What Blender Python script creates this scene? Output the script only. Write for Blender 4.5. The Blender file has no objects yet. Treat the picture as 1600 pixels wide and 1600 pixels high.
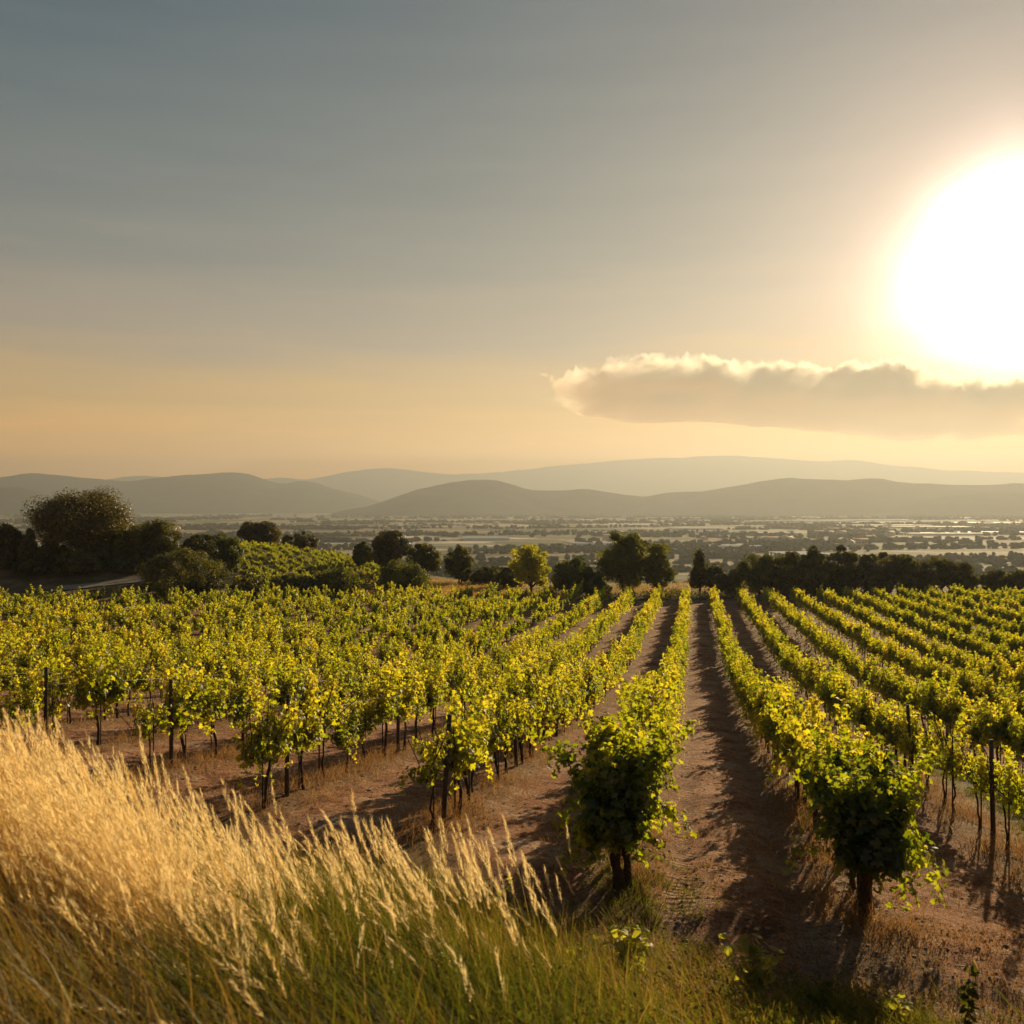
import bpy, math, random
import numpy as np

# ------------------------------------------------------------------ camera, sky, sun, exposure
SC = bpy.context.scene
F = 1500.0            # focal length in pixels of the 1600 px photograph
HY = 790.0            # row of the horizon
cam_d = bpy.data.cameras.new("camera")
cam = bpy.data.objects.new("camera", cam_d)
SC.collection.objects.link(cam)
SC.camera = cam
cam.location = (0, 0, 0)
cam.rotation_euler = (math.radians(90), 0, 0)
cam_d.sensor_width = 36
cam_d.lens = 36 * F / 1600
cam_d.shift_y = (HY - 800) / 1600
cam_d.clip_start = 0.1
cam_d.clip_end = 60000
cam_d.dof.use_dof = True
cam_d.dof.focus_distance = 21
cam_d.dof.aperture_fstop = 2.8

SUN_AZ = math.atan2(800, F)
SUN_EL = math.atan2(335, math.hypot(F, 800))
SUN_DIR = (math.sin(SUN_AZ) * math.cos(SUN_EL), math.cos(SUN_AZ) * math.cos(SUN_EL), math.sin(SUN_EL))

sun_d = bpy.data.lights.new("sun", "SUN")
sun = bpy.data.objects.new("sun", sun_d)
SC.collection.objects.link(sun)
sun_d.energy = 5.0
sun_d.angle = math.radians(0.55)
sun_d.color = (1.0, 0.77, 0.43)
from mathutils import Vector
LAMP_AZ, LAMP_EL = math.atan2(775, F), math.radians(13.3)   # the disc itself stands in the upper part of its glare
sun.rotation_euler = Vector((math.sin(LAMP_AZ) * math.cos(LAMP_EL), math.cos(LAMP_AZ) * math.cos(LAMP_EL), math.sin(LAMP_EL))).to_track_quat('Z', 'Y').to_euler()

W = bpy.data.worlds.new("World")
SC.world = W
W.use_nodes = True


class NT:
    """tiny node-tree writer"""
    def __init__(s, nt):
        s.nt = nt; s.n = nt.nodes; s.l = nt.links

    def node(s, typ, ins=None, **kw):
        nd = s.n.new(typ)
        for k, v in kw.items():
            setattr(nd, k, v)
        if ins:
            for k, v in ins.items():
                s.put(nd.inputs[k], v)
        return nd

    def put(s, sock, v):
        if isinstance(v, bpy.types.NodeSocket):
            s.l.new(v, sock)
        elif isinstance(v, bpy.types.Node):
            s.l.new(v.outputs[0], sock)
        else:
            if isinstance(v, tuple) and len(v) == 3 and sock.type == 'RGBA':
                v = (*v, 1)
            sock.default_value = v

    def m(s, op, a, b=0.0, c=None, clamp=False):
        nd = s.n.new('ShaderNodeMath'); nd.operation = op; nd.use_clamp = clamp
        s.put(nd.inputs[0], a); s.put(nd.inputs[1], b)
        if c is not None:
            s.put(nd.inputs[2], c)
        return nd.outputs[0]

    def ramp(s, fac, stops, interp='LINEAR'):
        nd = s.n.new('ShaderNodeValToRGB'); s.put(nd.inputs[0], fac)
        cr = nd.color_ramp; cr.interpolation = interp
        while len(cr.elements) < len(stops):
            cr.elements.new(0.5)
        for e, (p, c) in zip(cr.elements, stops):
            e.position = p
            e.color = (*c, 1) if isinstance(c, tuple) else (c, c, c, 1)
        return nd.outputs[0]

    def mix(s, fac, a, b, blend='MIX'):
        nd = s.n.new('ShaderNodeMix'); nd.data_type = 'RGBA'; nd.blend_type = blend
        s.put(nd.inputs[0], fac); s.put(nd.inputs[6], a); s.put(nd.inputs[7], b)
        return nd.outputs[2]

    def vm(s, op, a, b):
        nd = s.n.new('ShaderNodeVectorMath'); nd.operation = op
        s.put(nd.inputs[0], a); s.put(nd.inputs[1], b)
        return nd

    def noise(s, vec, scale, detail=3, rough=0.5, typ='ShaderNodeTexNoise'):
        nd = s.n.new(typ); s.put(nd.inputs['Vector'], vec)
        nd.inputs['Scale'].default_value = scale
        if 'Detail' in nd.inputs:
            nd.inputs['Detail'].default_value = detail
            nd.inputs['Roughness'].default_value = rough
        return nd.outputs[0]


def lin(r, g, b):
    f = lambda c: ((c / 255 + 0.055) / 1.055) ** 2.4 if c > 10 else c / 255 / 12.92
    return (f(r), f(g), f(b))


def hz_(r, g, b, k):
    return tuple(c * k for c in lin(r, g, b))


w = NT(W.node_tree)
w.n.clear()
tc = w.node('ShaderNodeTexCoord')
dirv = tc.outputs['Generated']
sep = w.node('ShaderNodeSeparateXYZ', {0: dirv})
zz = sep.outputs[2]
sky = w.node('ShaderNodeTexSky', sky_type='NISHITA')
sky.sun_disc = False
sky.sun_elevation = LAMP_EL
sky.sun_rotation = LAMP_AZ
sky.dust_density = 3.0
# the evening sky: dusty gold at the horizon to slate blue overhead
streak_v = w.vm('MULTIPLY', dirv, (1.6, 1.6, 16.0))
streak = w.noise(streak_v.outputs[0], 2.2, 4, 0.55)
streak2 = w.m('MULTIPLY', w.m('SUBTRACT', streak, 0.5), w.m('ADD', 0.03, w.m('MULTIPLY', zz, 0.25)))
ze = w.m('ADD', zz, streak2)
grad = w.ramp(w.m('MULTIPLY', ze, 1.0, clamp=True), [
    (0.0, hz_(255, 166, 58, 1.0)), (0.045, hz_(254, 174, 72, .86)), (0.10, hz_(216, 170, 100, .58)),
    (0.17, hz_(158, 148, 134, .5)), (0.25, hz_(112, 124, 125, .5)), (0.33, hz_(82, 106, 115, .5)),
    (0.46, hz_(40, 83, 103, .5)), (0.75, hz_(36, 74, 98, .5)), (1.0, hz_(34, 70, 96, .5))])
grad = w.mix(1.0, grad, (2.0, 2.0, 2.0), 'MULTIPLY')
cosg = w.vm('DOT_PRODUCT', w.vm('NORMALIZE', dirv, (0, 0, 0)).outputs[0], SUN_DIR).outputs['Value']
gam = w.m('MULTIPLY', w.m('ARCCOSINE', w.m('MINIMUM', cosg, 1.0)), 180 / math.pi)
gamn = w.m('MULTIPLY', gam, w.m('ADD', 0.72, w.m('MULTIPLY', w.noise(dirv, 6.0, 3, 0.5), 0.60)))
core = w.m('MULTIPLY', w.m('EXPONENT', w.m('MULTIPLY', w.m('POWER', w.m('DIVIDE', gamn, 4.6), 2.6), -1.0)), 7.0)
halo = w.m('MULTIPLY', w.m('EXPONENT', w.m('DIVIDE', gam, -3.1)), 4.6)
wide = w.m('MULTIPLY', w.m('EXPONENT', w.m('DIVIDE', gam, -15.0)), 0.22)
c1 = w.vm('SCALE', (1.0, 0.89, 0.76), (0, 0, 0)); w.put(c1.inputs['Scale'], core)
c2 = w.vm('SCALE', (1.0, 0.56, 0.42), (0, 0, 0)); w.put(c2.inputs['Scale'], halo)
c3 = w.vm('SCALE', (1.0, 0.62, 0.50), (0, 0, 0)); w.put(c3.inputs['Scale'], wide)
ext = w.ramp(w.m('MULTIPLY', ze, 2.0, clamp=True), [(0.0, (0.34, 0.14, 0.05)), (0.14, (0.46, 0.23, 0.11)), (0.26, (0.70, 0.50, 0.36)), (0.40, (1, 1, 1))])
glow = w.vm('ADD', w.vm('MULTIPLY', w.vm('ADD', c2, c3).outputs[0], ext).outputs[0], w.vm('MULTIPLY', c1, ext).outputs[0])
bg1 = w.node('ShaderNodeBackground', {'Color': w.vm('ADD', grad, glow.outputs[0]).outputs[0], 'Strength': 0.47})
bg2 = w.node('ShaderNodeBackground', {'Color': sky.outputs[0], 'Strength': 0.003})
adds = w.node('ShaderNodeAddShader', {0: bg1.outputs[0], 1: bg2.outputs[0]})
wo = w.node('ShaderNodeOutputWorld', {'Surface': adds.outputs[0]})

SC.render.engine = 'CYCLES'
SC.view_settings.view_transform = 'Standard'
SC.view_settings.look = 'None'
SC.view_settings.exposure = 1.02
SC.view_settings.gamma = 1.0
cy = SC.cycles
cy.use_denoising = True
cy.max_bounces = 7
cy.diffuse_bounces = 3
cy.transmission_bounces = 4
cy.transparent_max_bounces = 6
cy.volume_bounces = 1
cy.sample_clamp_indirect = 6
cy.use_adaptive_sampling = True
cy.adaptive_threshold = 0.015

rng = np.random.default_rng(11)
random.seed(5)
COL = SC.collection


# ------------------------------------------------------------------ helpers
def tag(o, label=None, cat=None, group=None, kind=None):
    if label: o['label'] = label
    if cat: o['category'] = cat
    if group: o['group'] = group
    if kind: o['kind'] = kind
    return o


def link(name, data, mat=None, parent=None, loc=None):
    o = bpy.data.objects.new(name, data)
    COL.objects.link(o)
    if mat is not None and data is not None and len(data.materials) == 0:
        data.materials.append(mat)
    if parent is not None: o.parent = parent
    if loc is not None: o.location = loc
    return o


def mesh_np(name, V, polys, smooth=False, tint=None):
    """polys: list of (m,k) index arrays"""
    me = bpy.data.meshes.new(name)
    V = np.asarray(V, dtype=np.float32)
    polys = [np.asarray(p, dtype=np.int32) for p in polys if len(p)]
    me.vertices.add(len(V)); me.vertices.foreach_set('co', V.ravel())
    nl = sum(p.size for p in polys); npoly = sum(len(p) for p in polys)
    me.loops.add(nl); me.polygons.add(npoly)
    me.loops.foreach_set('vertex_index', np.concatenate([p.ravel() for p in polys]))
    tot = np.concatenate([np.full(len(p), p.shape[1], np.int32) for p in polys])
    st = np.concatenate([[0], np.cumsum(tot)[:-1]]).astype(np.int32)
    me.polygons.foreach_set('loop_start', st)
    if smooth:
        me.polygons.foreach_set('use_smooth', np.ones(npoly, bool))
    if tint is not None:
        a = me.attributes.new('tint', 'FLOAT', 'POINT')
        a.data.foreach_set('value', np.asarray(tint, np.float32))
    me.update(calc_edges=True)
    return me


class Geo:
    """collects pieces of one mesh"""
    def __init__(s):
        s.V = []; s.P = {}; s.T = []; s.n = 0

    def add(s, V, polys, tint=0.5):
        V = np.asarray(V, float)
        for p in polys:
            p = np.asarray(p, int)
            if len(p):
                s.P.setdefault(p.shape[1], []).append(p + s.n)
        s.V.append(V)
        s.T.append(np.broadcast_to(np.asarray(tint, float), (len(V),)).copy())
        s.n += len(V)

    def tube(s, pts, rad, k=6, tint=0.5, cap=True):
        pts = np.asarray(pts, float); rad = np.broadcast_to(np.asarray(rad, float), (len(pts),))
        n = len(pts)
        d = np.gradient(pts, axis=0)
        d /= np.linalg.norm(d, axis=1)[:, None] + 1e-9
        ref = np.array([1.0, 0.13, 0.07]) if abs(d[0][0]) < 0.8 else np.array([0.1, 1, 0.1])
        u = np.cross(d, ref); u /= np.linalg.norm(u, axis=1)[:, None] + 1e-9
        v = np.cross(d, u)
        a = np.linspace(0, 2 * np.pi, k, endpoint=False)
        R = u[:, None] * np.cos(a)[None, :, None] + v[:, None] * np.sin(a)[None, :, None]
        V = pts[:, None] + R * rad[:, None, None]
        V = V.reshape(-1, 3)
        i = np.arange(n - 1)[:, None] * k; j = np.arange(k)[None]
        j2 = (j + 1) % k
        Q = np.stack([i + j, i + j2, i + k + j2, i + k + j], -1).reshape(-1, 4)
        pl = [Q]
        if cap:
            pl.append(np.array([[(n - 1) * k + q for q in range(k)]]))
            pl.append(np.array([[q for q in range(k)][::-1]]))
        s.add(V, pl, tint)

    def box(s, x0, x1, y0, y1, z0, z1, tint=0.5):
        V = [(x, y, z) for z in (z0, z1) for y in (y0, y1) for x in (x0, x1)]
        Q = [(0, 2, 3, 1), (4, 5, 7, 6), (0, 1, 5, 4), (2, 6, 7, 3), (0, 4, 6, 2), (1, 3, 7, 5)]
        s.add(V, [Q], tint)

    def mesh(s, name, smooth=False):
        return mesh_np(name, np.concatenate(s.V), [np.concatenate(v) for v in s.P.values()], smooth, np.concatenate(s.T))


def _hash(ix, iy, seed):
    h = (ix.astype(np.int64) * 374761393 + iy.astype(np.int64) * 668265263 + seed * 974634777) & 0x7fffffff
    h = ((h ^ (h >> 13)) * 1274126177) & 0x7fffffff
    return ((h ^ (h >> 16)) & 0xffff) / 65535.0


def vnoise(x, y, seed=0):
    x = np.asarray(x, float); y = np.asarray(y, float)
    ix = np.floor(x).astype(np.int64); iy = np.floor(y).astype(np.int64)
    fx = x - ix; fy = y - iy
    fx = fx * fx * (3 - 2 * fx); fy = fy * fy * (3 - 2 * fy)
    a = _hash(ix, iy, seed); b = _hash(ix + 1, iy, seed); c = _hash(ix, iy + 1, seed); d = _hash(ix + 1, iy + 1, seed)
    return (a * (1 - fx) + b * fx) * (1 - fy) + (c * (1 - fx) + d * fx) * fy


def fbm(x, y, octv=4, seed=0, gain=0.5):
    s = 0; amp = 1; tot = 0
    for i in range(octv):
        s = s + amp * vnoise(x * 2 ** i, y * 2 ** i, seed + i * 17); tot += amp; amp *= gain
    return s / tot


def sstep(a, b, x):
    t = np.clip((x - a) / (b - a), 0, 1)
    return t * t * (3 - 2 * t)


# ------------------------------------------------------------------ the lie of the land (camera at z = 0)
TAN = 0.19            # the rows run 10.8 degrees to the right of the view
X0L1 = -0.785         # the first row left of the track
ROWS = 2.5
_hu = np.array([-40, -14, -11, -8, -5.5, -3.5, -2.0, 0, 2.5, 5, 10, 15, 20, 30, 40, 60, 80, 100])
_hh = np.array([1.2, 1.35, 1.62, 2.15, 3.0, 3.68, 3.98, 4.06, 4.42, 4.72, 5.25, 5.95, 6.6, 7.5, 8.1, 8.65, 9.05, 9.3])


def ugrid(x, y):
    return y - 11.3 + 0.58 * x * np.exp(-np.clip(y - 12, 0, 200) / 30.0)


def gz(x, y, fine=True):
    x = np.asarray(x, float); y = np.asarray(y, float)
    u = ugrid(x, y)
    h = (np.interp(u - 0.7, _hu, _hh) + np.interp(u, _hu, _hh) + np.interp(u + 0.7, _hu, _hh)) / 3
    h = h - 0.25 * sstep(-1.0, -4.0, x) * sstep(8, 4, y)
    # beyond the field: the knoll on the left, then the fall to the valley
    kn = 2.9 * np.exp(-((x + 34) / 20.0) ** 2 - ((y - 128) / 19.0) ** 2) + 3.6 * np.exp(-((x + 57) / 27.0) ** 2 - ((y - 113) / 16.0) ** 2)
    fall = sstep(105, 330, y - 26 * sstep(-5, -35, x))
    val = 45 + 3.0 * (fbm(x / 500, y / 500, 3, 5) - 0.5)
    z = -(h * (1 - fall) + val * fall) + kn
    if fine:
        near = np.exp(-np.clip(y, 0, 1e5) / 60.0)
        z = z + (0.10 * (fbm(x / 1.7, y / 1.7, 3, 3) - 0.5) + 0.11 * (fbm(x / 0.33, y / 0.33, 3, 8, 0.62) - 0.5)) * near
        wr = x - TAN * y
        k = (wr - X0L1) / ROWS
        off = (k - np.round(k)) * ROWS                     # distance from a vine row
        inrow = sstep(0.55, 0.1, np.abs(off)) * sstep(-1, 2, u)
        z = z + 0.09 * inrow * near
        for c in (-0.62, 0.62):                            # wheel ruts of the track
            z = z - 0.085 * np.exp(-((wr - (X0L1 + 1.25) - c) / 0.19) ** 2) * sstep(-3, 0, u) * near
        z = z - 0.09 * np.exp(-((u + 1.6) / 0.9) ** 2)     # the worn strip along the headland
    return z


def px(x_px, D):
    return (x_px - 800) / F * D


def pz(y_px, D):
    return -(y_px - HY) / F * D


# ------------------------------------------------------------------ materials
def new_mat(name):
    m = bpy.data.materials.new(name); m.use_nodes = True
    t = NT(m.node_tree); t.n.clear()
    return m, t


def leaf_mat(name, cols, trans, tcol, gloss=0.06, rough=0.45, hue=None):
    """two-sided leaf: diffuse + light coming through + a little sheen; cols = ramp stops over the tint attribute"""
    m, t = new_mat(name)
    at = t.node('ShaderNodeAttribute', attribute_name='tint')
    oi = t.node('ShaderNodeObjectInfo')
    f = t.m('ADD', at.outputs['Fac'], t.m('MULTIPLY', t.m('SUBTRACT', oi.outputs['Random'], 0.5), 0.16), clamp=True)
    c = t.ramp(f, cols)
    ct = t.ramp(f, tcol)
    d = t.node('ShaderNodeBsdfDiffuse', {'Color': c})
    tr = t.node('ShaderNodeBsdfTranslucent', {'Color': ct})
    g = t.node('ShaderNodeBsdfGlossy', {'Color': (1, 1, 1), 'Roughness': rough})
    mx = t.node('ShaderNodeMixShader', {0: trans, 1: d.outputs[0], 2: tr.outputs[0]})
    mx2 = t.node('ShaderNodeMixShader', {0: gloss, 1: mx.outputs[0], 2: g.outputs[0]})
    t.node('ShaderNodeOutputMaterial', {'Surface': mx2.outputs[0]})
    return m


def plain_mat(name, c1, c2, scale, rough=0.85, bump=0.3, detail=4, dist=0.02, spec=0.2):
    m, t = new_mat(name)
    co = t.node('ShaderNodeTexCoord').outputs['Object']
    n = t.noise(co, scale, detail, 0.6)
    c = t.ramp(n, [(0.3, c1), (0.7, c2)])
    bp = t.node('ShaderNodeBump', {'Height': n, 'Strength': bump, 'Distance': dist})
    b = t.node('ShaderNodeBsdfPrincipled', {'Base Color': c, 'Roughness': rough, 'Normal': bp.outputs[0], 'Specular IOR Level': spec})
    t.node('ShaderNodeOutputMaterial', {'Surface': b.outputs[0]})
    return m


M = {}
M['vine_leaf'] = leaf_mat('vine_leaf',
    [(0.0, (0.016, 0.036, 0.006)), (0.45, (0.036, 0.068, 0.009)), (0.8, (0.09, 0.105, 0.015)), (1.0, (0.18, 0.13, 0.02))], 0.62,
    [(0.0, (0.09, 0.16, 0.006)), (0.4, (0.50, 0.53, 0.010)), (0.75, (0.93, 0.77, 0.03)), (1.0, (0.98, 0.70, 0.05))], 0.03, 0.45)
M['bark'] = plain_mat('bark', (0.035, 0.022, 0.014), (0.085, 0.055, 0.035), 38, 0.9, 0.8)
M['wood'] = plain_mat('post_wood', (0.055, 0.038, 0.026), (0.11, 0.08, 0.055), 30, 0.9, 0.5)
M['wire'] = plain_mat('wire_metal', (0.25, 0.22, 0.18), (0.35, 0.3, 0.24), 10, 0.45, 0.1)
M['stake'] = plain_mat('stake_metal', (0.05, 0.035, 0.025), (0.10, 0.06, 0.04), 40, 0.8, 0.3)
M['tree_dark'] = leaf_mat('tree_dark', [(0, (0.020, 0.028, 0.007)), (0.6, (0.052, 0.062, 0.014)), (1, (0.12, 0.11, 0.022))], 0.42,
    [(0, (0.05, 0.065, 0.008)), (1, (0.40, 0.34, 0.03))], 0.03, 0.5)
M['tree_pine'] = leaf_mat('tree_pine', [(0, (0.016, 0.024, 0.007)), (0.6, (0.042, 0.052, 0.012)), (1, (0.11, 0.095, 0.020))], 0.38,
    [(0, (0.04, 0.046, 0.008)), (1, (0.38, 0.28, 0.03))], 0.04, 0.4)
M['tree_green'] = leaf_mat('tree_green', [(0, (0.024, 0.040, 0.008)), (0.6, (0.065, 0.086, 0.014)), (1, (0.11, 0.115, 0.02))], 0.38,
    [(0, (0.09, 0.13, 0.010)), (1, (0.55, 0.50, 0.03))], 0.03, 0.5)
M['tree_yellow'] = leaf_mat('tree_yellow', [(0, (0.07, 0.09, 0.012)), (0.6, (0.16, 0.16, 0.02)), (1, (0.26, 0.22, 0.03))], 0.6,
    [(0, (0.55, 0.55, 0.02)), (1, (0.9, 0.78, 0.06))], 0.03, 0.5)
M['straw'] = leaf_mat('straw', [(0, (0.08, 0.10, 0.02)), (0.3, (0.20, 0.13, 0.04)), (0.7, (0.40, 0.27, 0.10)), (1, (0.55, 0.40, 0.19))], 0.42,
    [(0, (0.13, 0.16, 0.015)), (0.3, (0.34, 0.19, 0.025)), (0.7, (0.66, 0.40, 0.09)), (1, (0.82, 0.58, 0.22))], 0.015, 0.5)
M['plume'] = leaf_mat('plume', [(0, (0.40, 0.28, 0.10)), (1, (0.74, 0.60, 0.36))], 0.62,
    [(0, (0.72, 0.42, 0.10)), (0.5, (0.92, 0.66, 0.26)), (1, (0.98, 0.82, 0.48))], 0.0, 0.5)
M['green_grass'] = leaf_mat('green_grass', [(0, (0.03, 0.05, 0.010)), (0.6, (0.070, 0.070, 0.014)), (1, (0.20, 0.13, 0.035))], 0.42,
    [(0, (0.08, 0.13, 0.010)), (0.6, (0.22, 0.21, 0.015)), (1, (0.50, 0.32, 0.06))], 0.004, 0.6)
M['dry_weed'] = leaf_mat('dry_weed', [(0, (0.09, 0.05, 0.025)), (0.6, (0.18, 0.10, 0.045)), (1, (0.30, 0.20, 0.09))], 0.45,
    [(0, (0.20, 0.09, 0.03)), (0.6, (0.36, 0.18, 0.06)), (1, (0.5, 0.34, 0.12))], 0.01, 0.5)


def soil_mat():
    m, t = new_mat('vineyard_soil')
    co = t.node('ShaderNodeTexCoord').outputs['Object']
    s = t.node('ShaderNodeSeparateXYZ', {0: co})
    X, Y = s.outputs[0], s.outputs[1]
    wr = t.m('SUBTRACT', X, t.m('MULTIPLY', Y, TAN))
    k = t.m('DIVIDE', t.m('SUBTRACT', wr, X0L1), ROWS)
    off = t.m('ABSOLUTE', t.m('MULTIPLY', t.m('SUBTRACT', k, t.m('ROUND', k)), ROWS))
    n1 = t.noise(co, 0.9, 4, 0.6)
    n2 = t.noise(co, 6.0, 5, 0.65)
    n3 = t.noise(co, 34.0, 4, 0.65)
    big = t.m('ADD', t.m('MULTIPLY', n1, 0.6), t.m('MULTIPLY', n2, 0.4))
    c = t.ramp(big, [(0.39, (0.15, 0.052, 0.020)), (0.49, (0.36, 0.150, 0.066)), (0.60, (0.46, 0.285, 0.18))])
    # fine grit: darker crumbs, paler stones
    c = t.mix(t.ramp(n3, [(0.35, 1.0), (0.5, 0.0)]), c, (0.07, 0.038, 0.025))
    vor = t.node('ShaderNodeTexVoronoi', {'Vector': co, 'Scale': 17.0, 'Randomness': 1.0})
    stone = t.m('MULTIPLY', t.ramp(vor.outputs['Distance'], [(0.16, 1.0), (0.24, 0.0)]),
                t.ramp(t.noise(co, 3.0, 2, 0.5), [(0.48, 0.0), (0.60, 1.0)]))
    c = t.mix(stone, c, (0.42, 0.33, 0.27))
    # straw litter and dead weeds along the vine rows
    lit = t.m('MULTIPLY', t.ramp(t.m('ADD', off, t.m('MULTIPLY', t.m('SUBTRACT', n2, 0.5), 0.9)), [(0.22, 1.0), (0.62, 0.0)]), 0.8)
    c = t.mix(lit, c, t.ramp(n3, [(0.35, (0.10, 0.05, 0.02)), (0.65, (0.30, 0.175, 0.075))]))
    # green patch between the two rows right of the track
    gp = t.m('MULTIPLY', t.ramp(t.m('ABSOLUTE', t.m('SUBTRACT', wr, 5.6)), [(0.4, 1.0), (0.95, 0.0)]),
             t.m('MULTIPLY', t.ramp(t.m('DIVIDE', Y, 40.0), [(0.30, 0.0), (0.36, 1.0), (0.6, 1.0), (0.75, 0.0)]),
                 t.ramp(n2, [(0.35, 0.2), (0.6, 1.0)])))
    c = t.mix(gp, c, (0.10, 0.12, 0.02))
    # beyond the field: rough dry grassland
    far = t.ramp(t.m('DIVIDE', Y, 400.0), [(0.222, 0.0), (0.232, 1.0)])
    c = t.mix(far, c, t.ramp(t.noise(co, 0.25, 5, 0.65), [(0.35, (0.055, 0.048, 0.02)), (0.6, (0.20, 0.135, 0.065)), (0.75, (0.34, 0.23, 0.13))]))
    # tyre tread pressed in the ruts
    along = t.m('ADD', Y, t.m('MULTIPLY', X, 0.19))
    rut = None
    for cc in (-0.62, 0.62):
        q = t.ramp(t.m('ABSOLUTE', t.m('SUBTRACT', wr, X0L1 + 1.25 + cc)), [(0.10, 1.0), (0.19, 0.0)])
        rut = q if rut is None else t.m('MAXIMUM', rut, q)
    slant = t.m('ADD', along, t.m('MULTIPLY', t.m('ABSOLUTE', t.m('SUBTRACT', t.m('ABSOLUTE', t.m('SUBTRACT', wr, X0L1 + 1.25)), 0.62)), 0.5))
    tread = t.m('MULTIPLY', t.m('SINE', t.m('ADD', t.m('MULTIPLY', slant, 52.0), t.m('MULTIPLY', n2, 3.0))), t.m('MULTIPLY', rut, t.ramp(n1, [(0.42, 0.0), (0.60, 0.9)])))
    c = t.mix(t.m('MULTIPLY', rut, 0.3), c, (0.22, 0.15, 0.11))
    hgt = t.m('ADD', t.m('ADD', t.m('MULTIPLY', n2, 1.0), t.m('MULTIPLY', n3, 0.5)),
              t.m('ADD', t.m('MULTIPLY', stone, 0.25), t.m('MULTIPLY', tread, 0.34)))
    bp = t.node('ShaderNodeBump', {'Height': hgt, 'Strength': 1.0, 'Distance': 0.08})
    b = t.node('ShaderNodeBsdfPrincipled', {'Base Color': c, 'Roughness': 0.95, 'Normal': bp.outputs[0], 'Specular IOR Level': 0.15})
    t.node('ShaderNodeOutputMaterial', {'Surface': b.outputs[0]})
    return m


def valley_mat():
    m, t = new_mat('valley_fields')
    co = t.node('ShaderNodeTexCoord').outputs['Object']
    rot = t.node('ShaderNodeMapping', {'Vector': co}); rot.inputs['Rotation'].default_value[2] = 0.35
    warp = t.vm('ADD', rot.outputs[0], t.vm('MULTIPLY', t.node('ShaderNodeTexNoise', {'Vector': co, 'Scale': 0.004}).outputs['Color'], (90, 90, 0)).outputs[0])
    vor = t.node('ShaderNodeTexVoronoi', {'Vector': t.vm('MULTIPLY', warp.outputs[0], (0.0042, 0.0075, 0.0)).outputs[0], 'Scale': 1.0}, distance='CHEBYCHEV')
    r = t.node('ShaderNodeSeparateColor', {0: vor.outputs['Color']})
    c = t.ramp(r.outputs[0], [(0.0, (0.10, 0.10, 0.04)), (0.2, (0.17, 0.15, 0.06)), (0.38, (0.30, 0.22, 0.12)), (0.6, (0.36, 0.28, 0.17)),
                              (0.75, (0.13, 0.14, 0.045)), (0.87, (0.5, 0.41, 0.28)), (0.96, (0.62, 0.54, 0.42))], 'CONSTANT')
    n = t.noise(co, 0.012, 5, 0.6)
    c = t.mix(t.ramp(n, [(0.45, 0.0), (0.62, 0.75)]), c, (0.045, 0.05, 0.022))
    edge = t.ramp(t.noise(co, 0.05, 3, 0.6), [(0.3, 0.75), (0.7, 1.2)])
    c = t.mix(1.0, c, edge, 'MULTIPLY')
    b = t.node('ShaderNodeBsdfPrincipled', {'Base Color': c, 'Roughness': 0.95, 'Specular IOR Level': 0.05})
    t.node('ShaderNodeOutputMaterial', {'Surface': b.outputs[0]})
    return m


M['soil'] = soil_mat()
M['valley'] = valley_mat()
M['hills'] = plain_mat('wooded_hills', (0.018, 0.032, 0.028), (0.055, 0.068, 0.050), 0.006, 0.95, 0.6, 6, 30.0, 0.0)


# ------------------------------------------------------------------ ground
def sheet(name, ds, rs, mat, pivot=6.0):
    Dg, Rg = np.meshgrid(ds, rs, indexing='ij')
    Xg = Rg * (Dg + pivot); Zg = gz(Xg, Dg)
    V = np.stack([Xg, Dg, Zg], -1).reshape(-1, 3)
    nr, nc = Dg.shape
    i = np.arange(nr - 1)[:, None] * nc; j = np.arange(nc - 1)[None]
    Q = np.stack([i + j, i + j + 1, i + nc + j + 1, i + nc + j], -1).reshape(-1, 4)
    me = mesh_np(name, V, [Q], smooth=True)
    return tag(link(name, me, mat), kind='structure')


nd_ = 640
d_near = np.exp(np.linspace(math.log(2.0), math.log(156.0), nd_)) - 6.0
r_near = np.linspace(-1.35, 1.35, 640)
sheet('ground', d_near, r_near, M['soil'])
d_far = np.exp(np.linspace(math.log(156.0), math.log(14000.0), 130)) - 6.0
sheet('valley_floor', d_far, np.linspace(-1.35, 1.35, 260), M['valley'])


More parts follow.
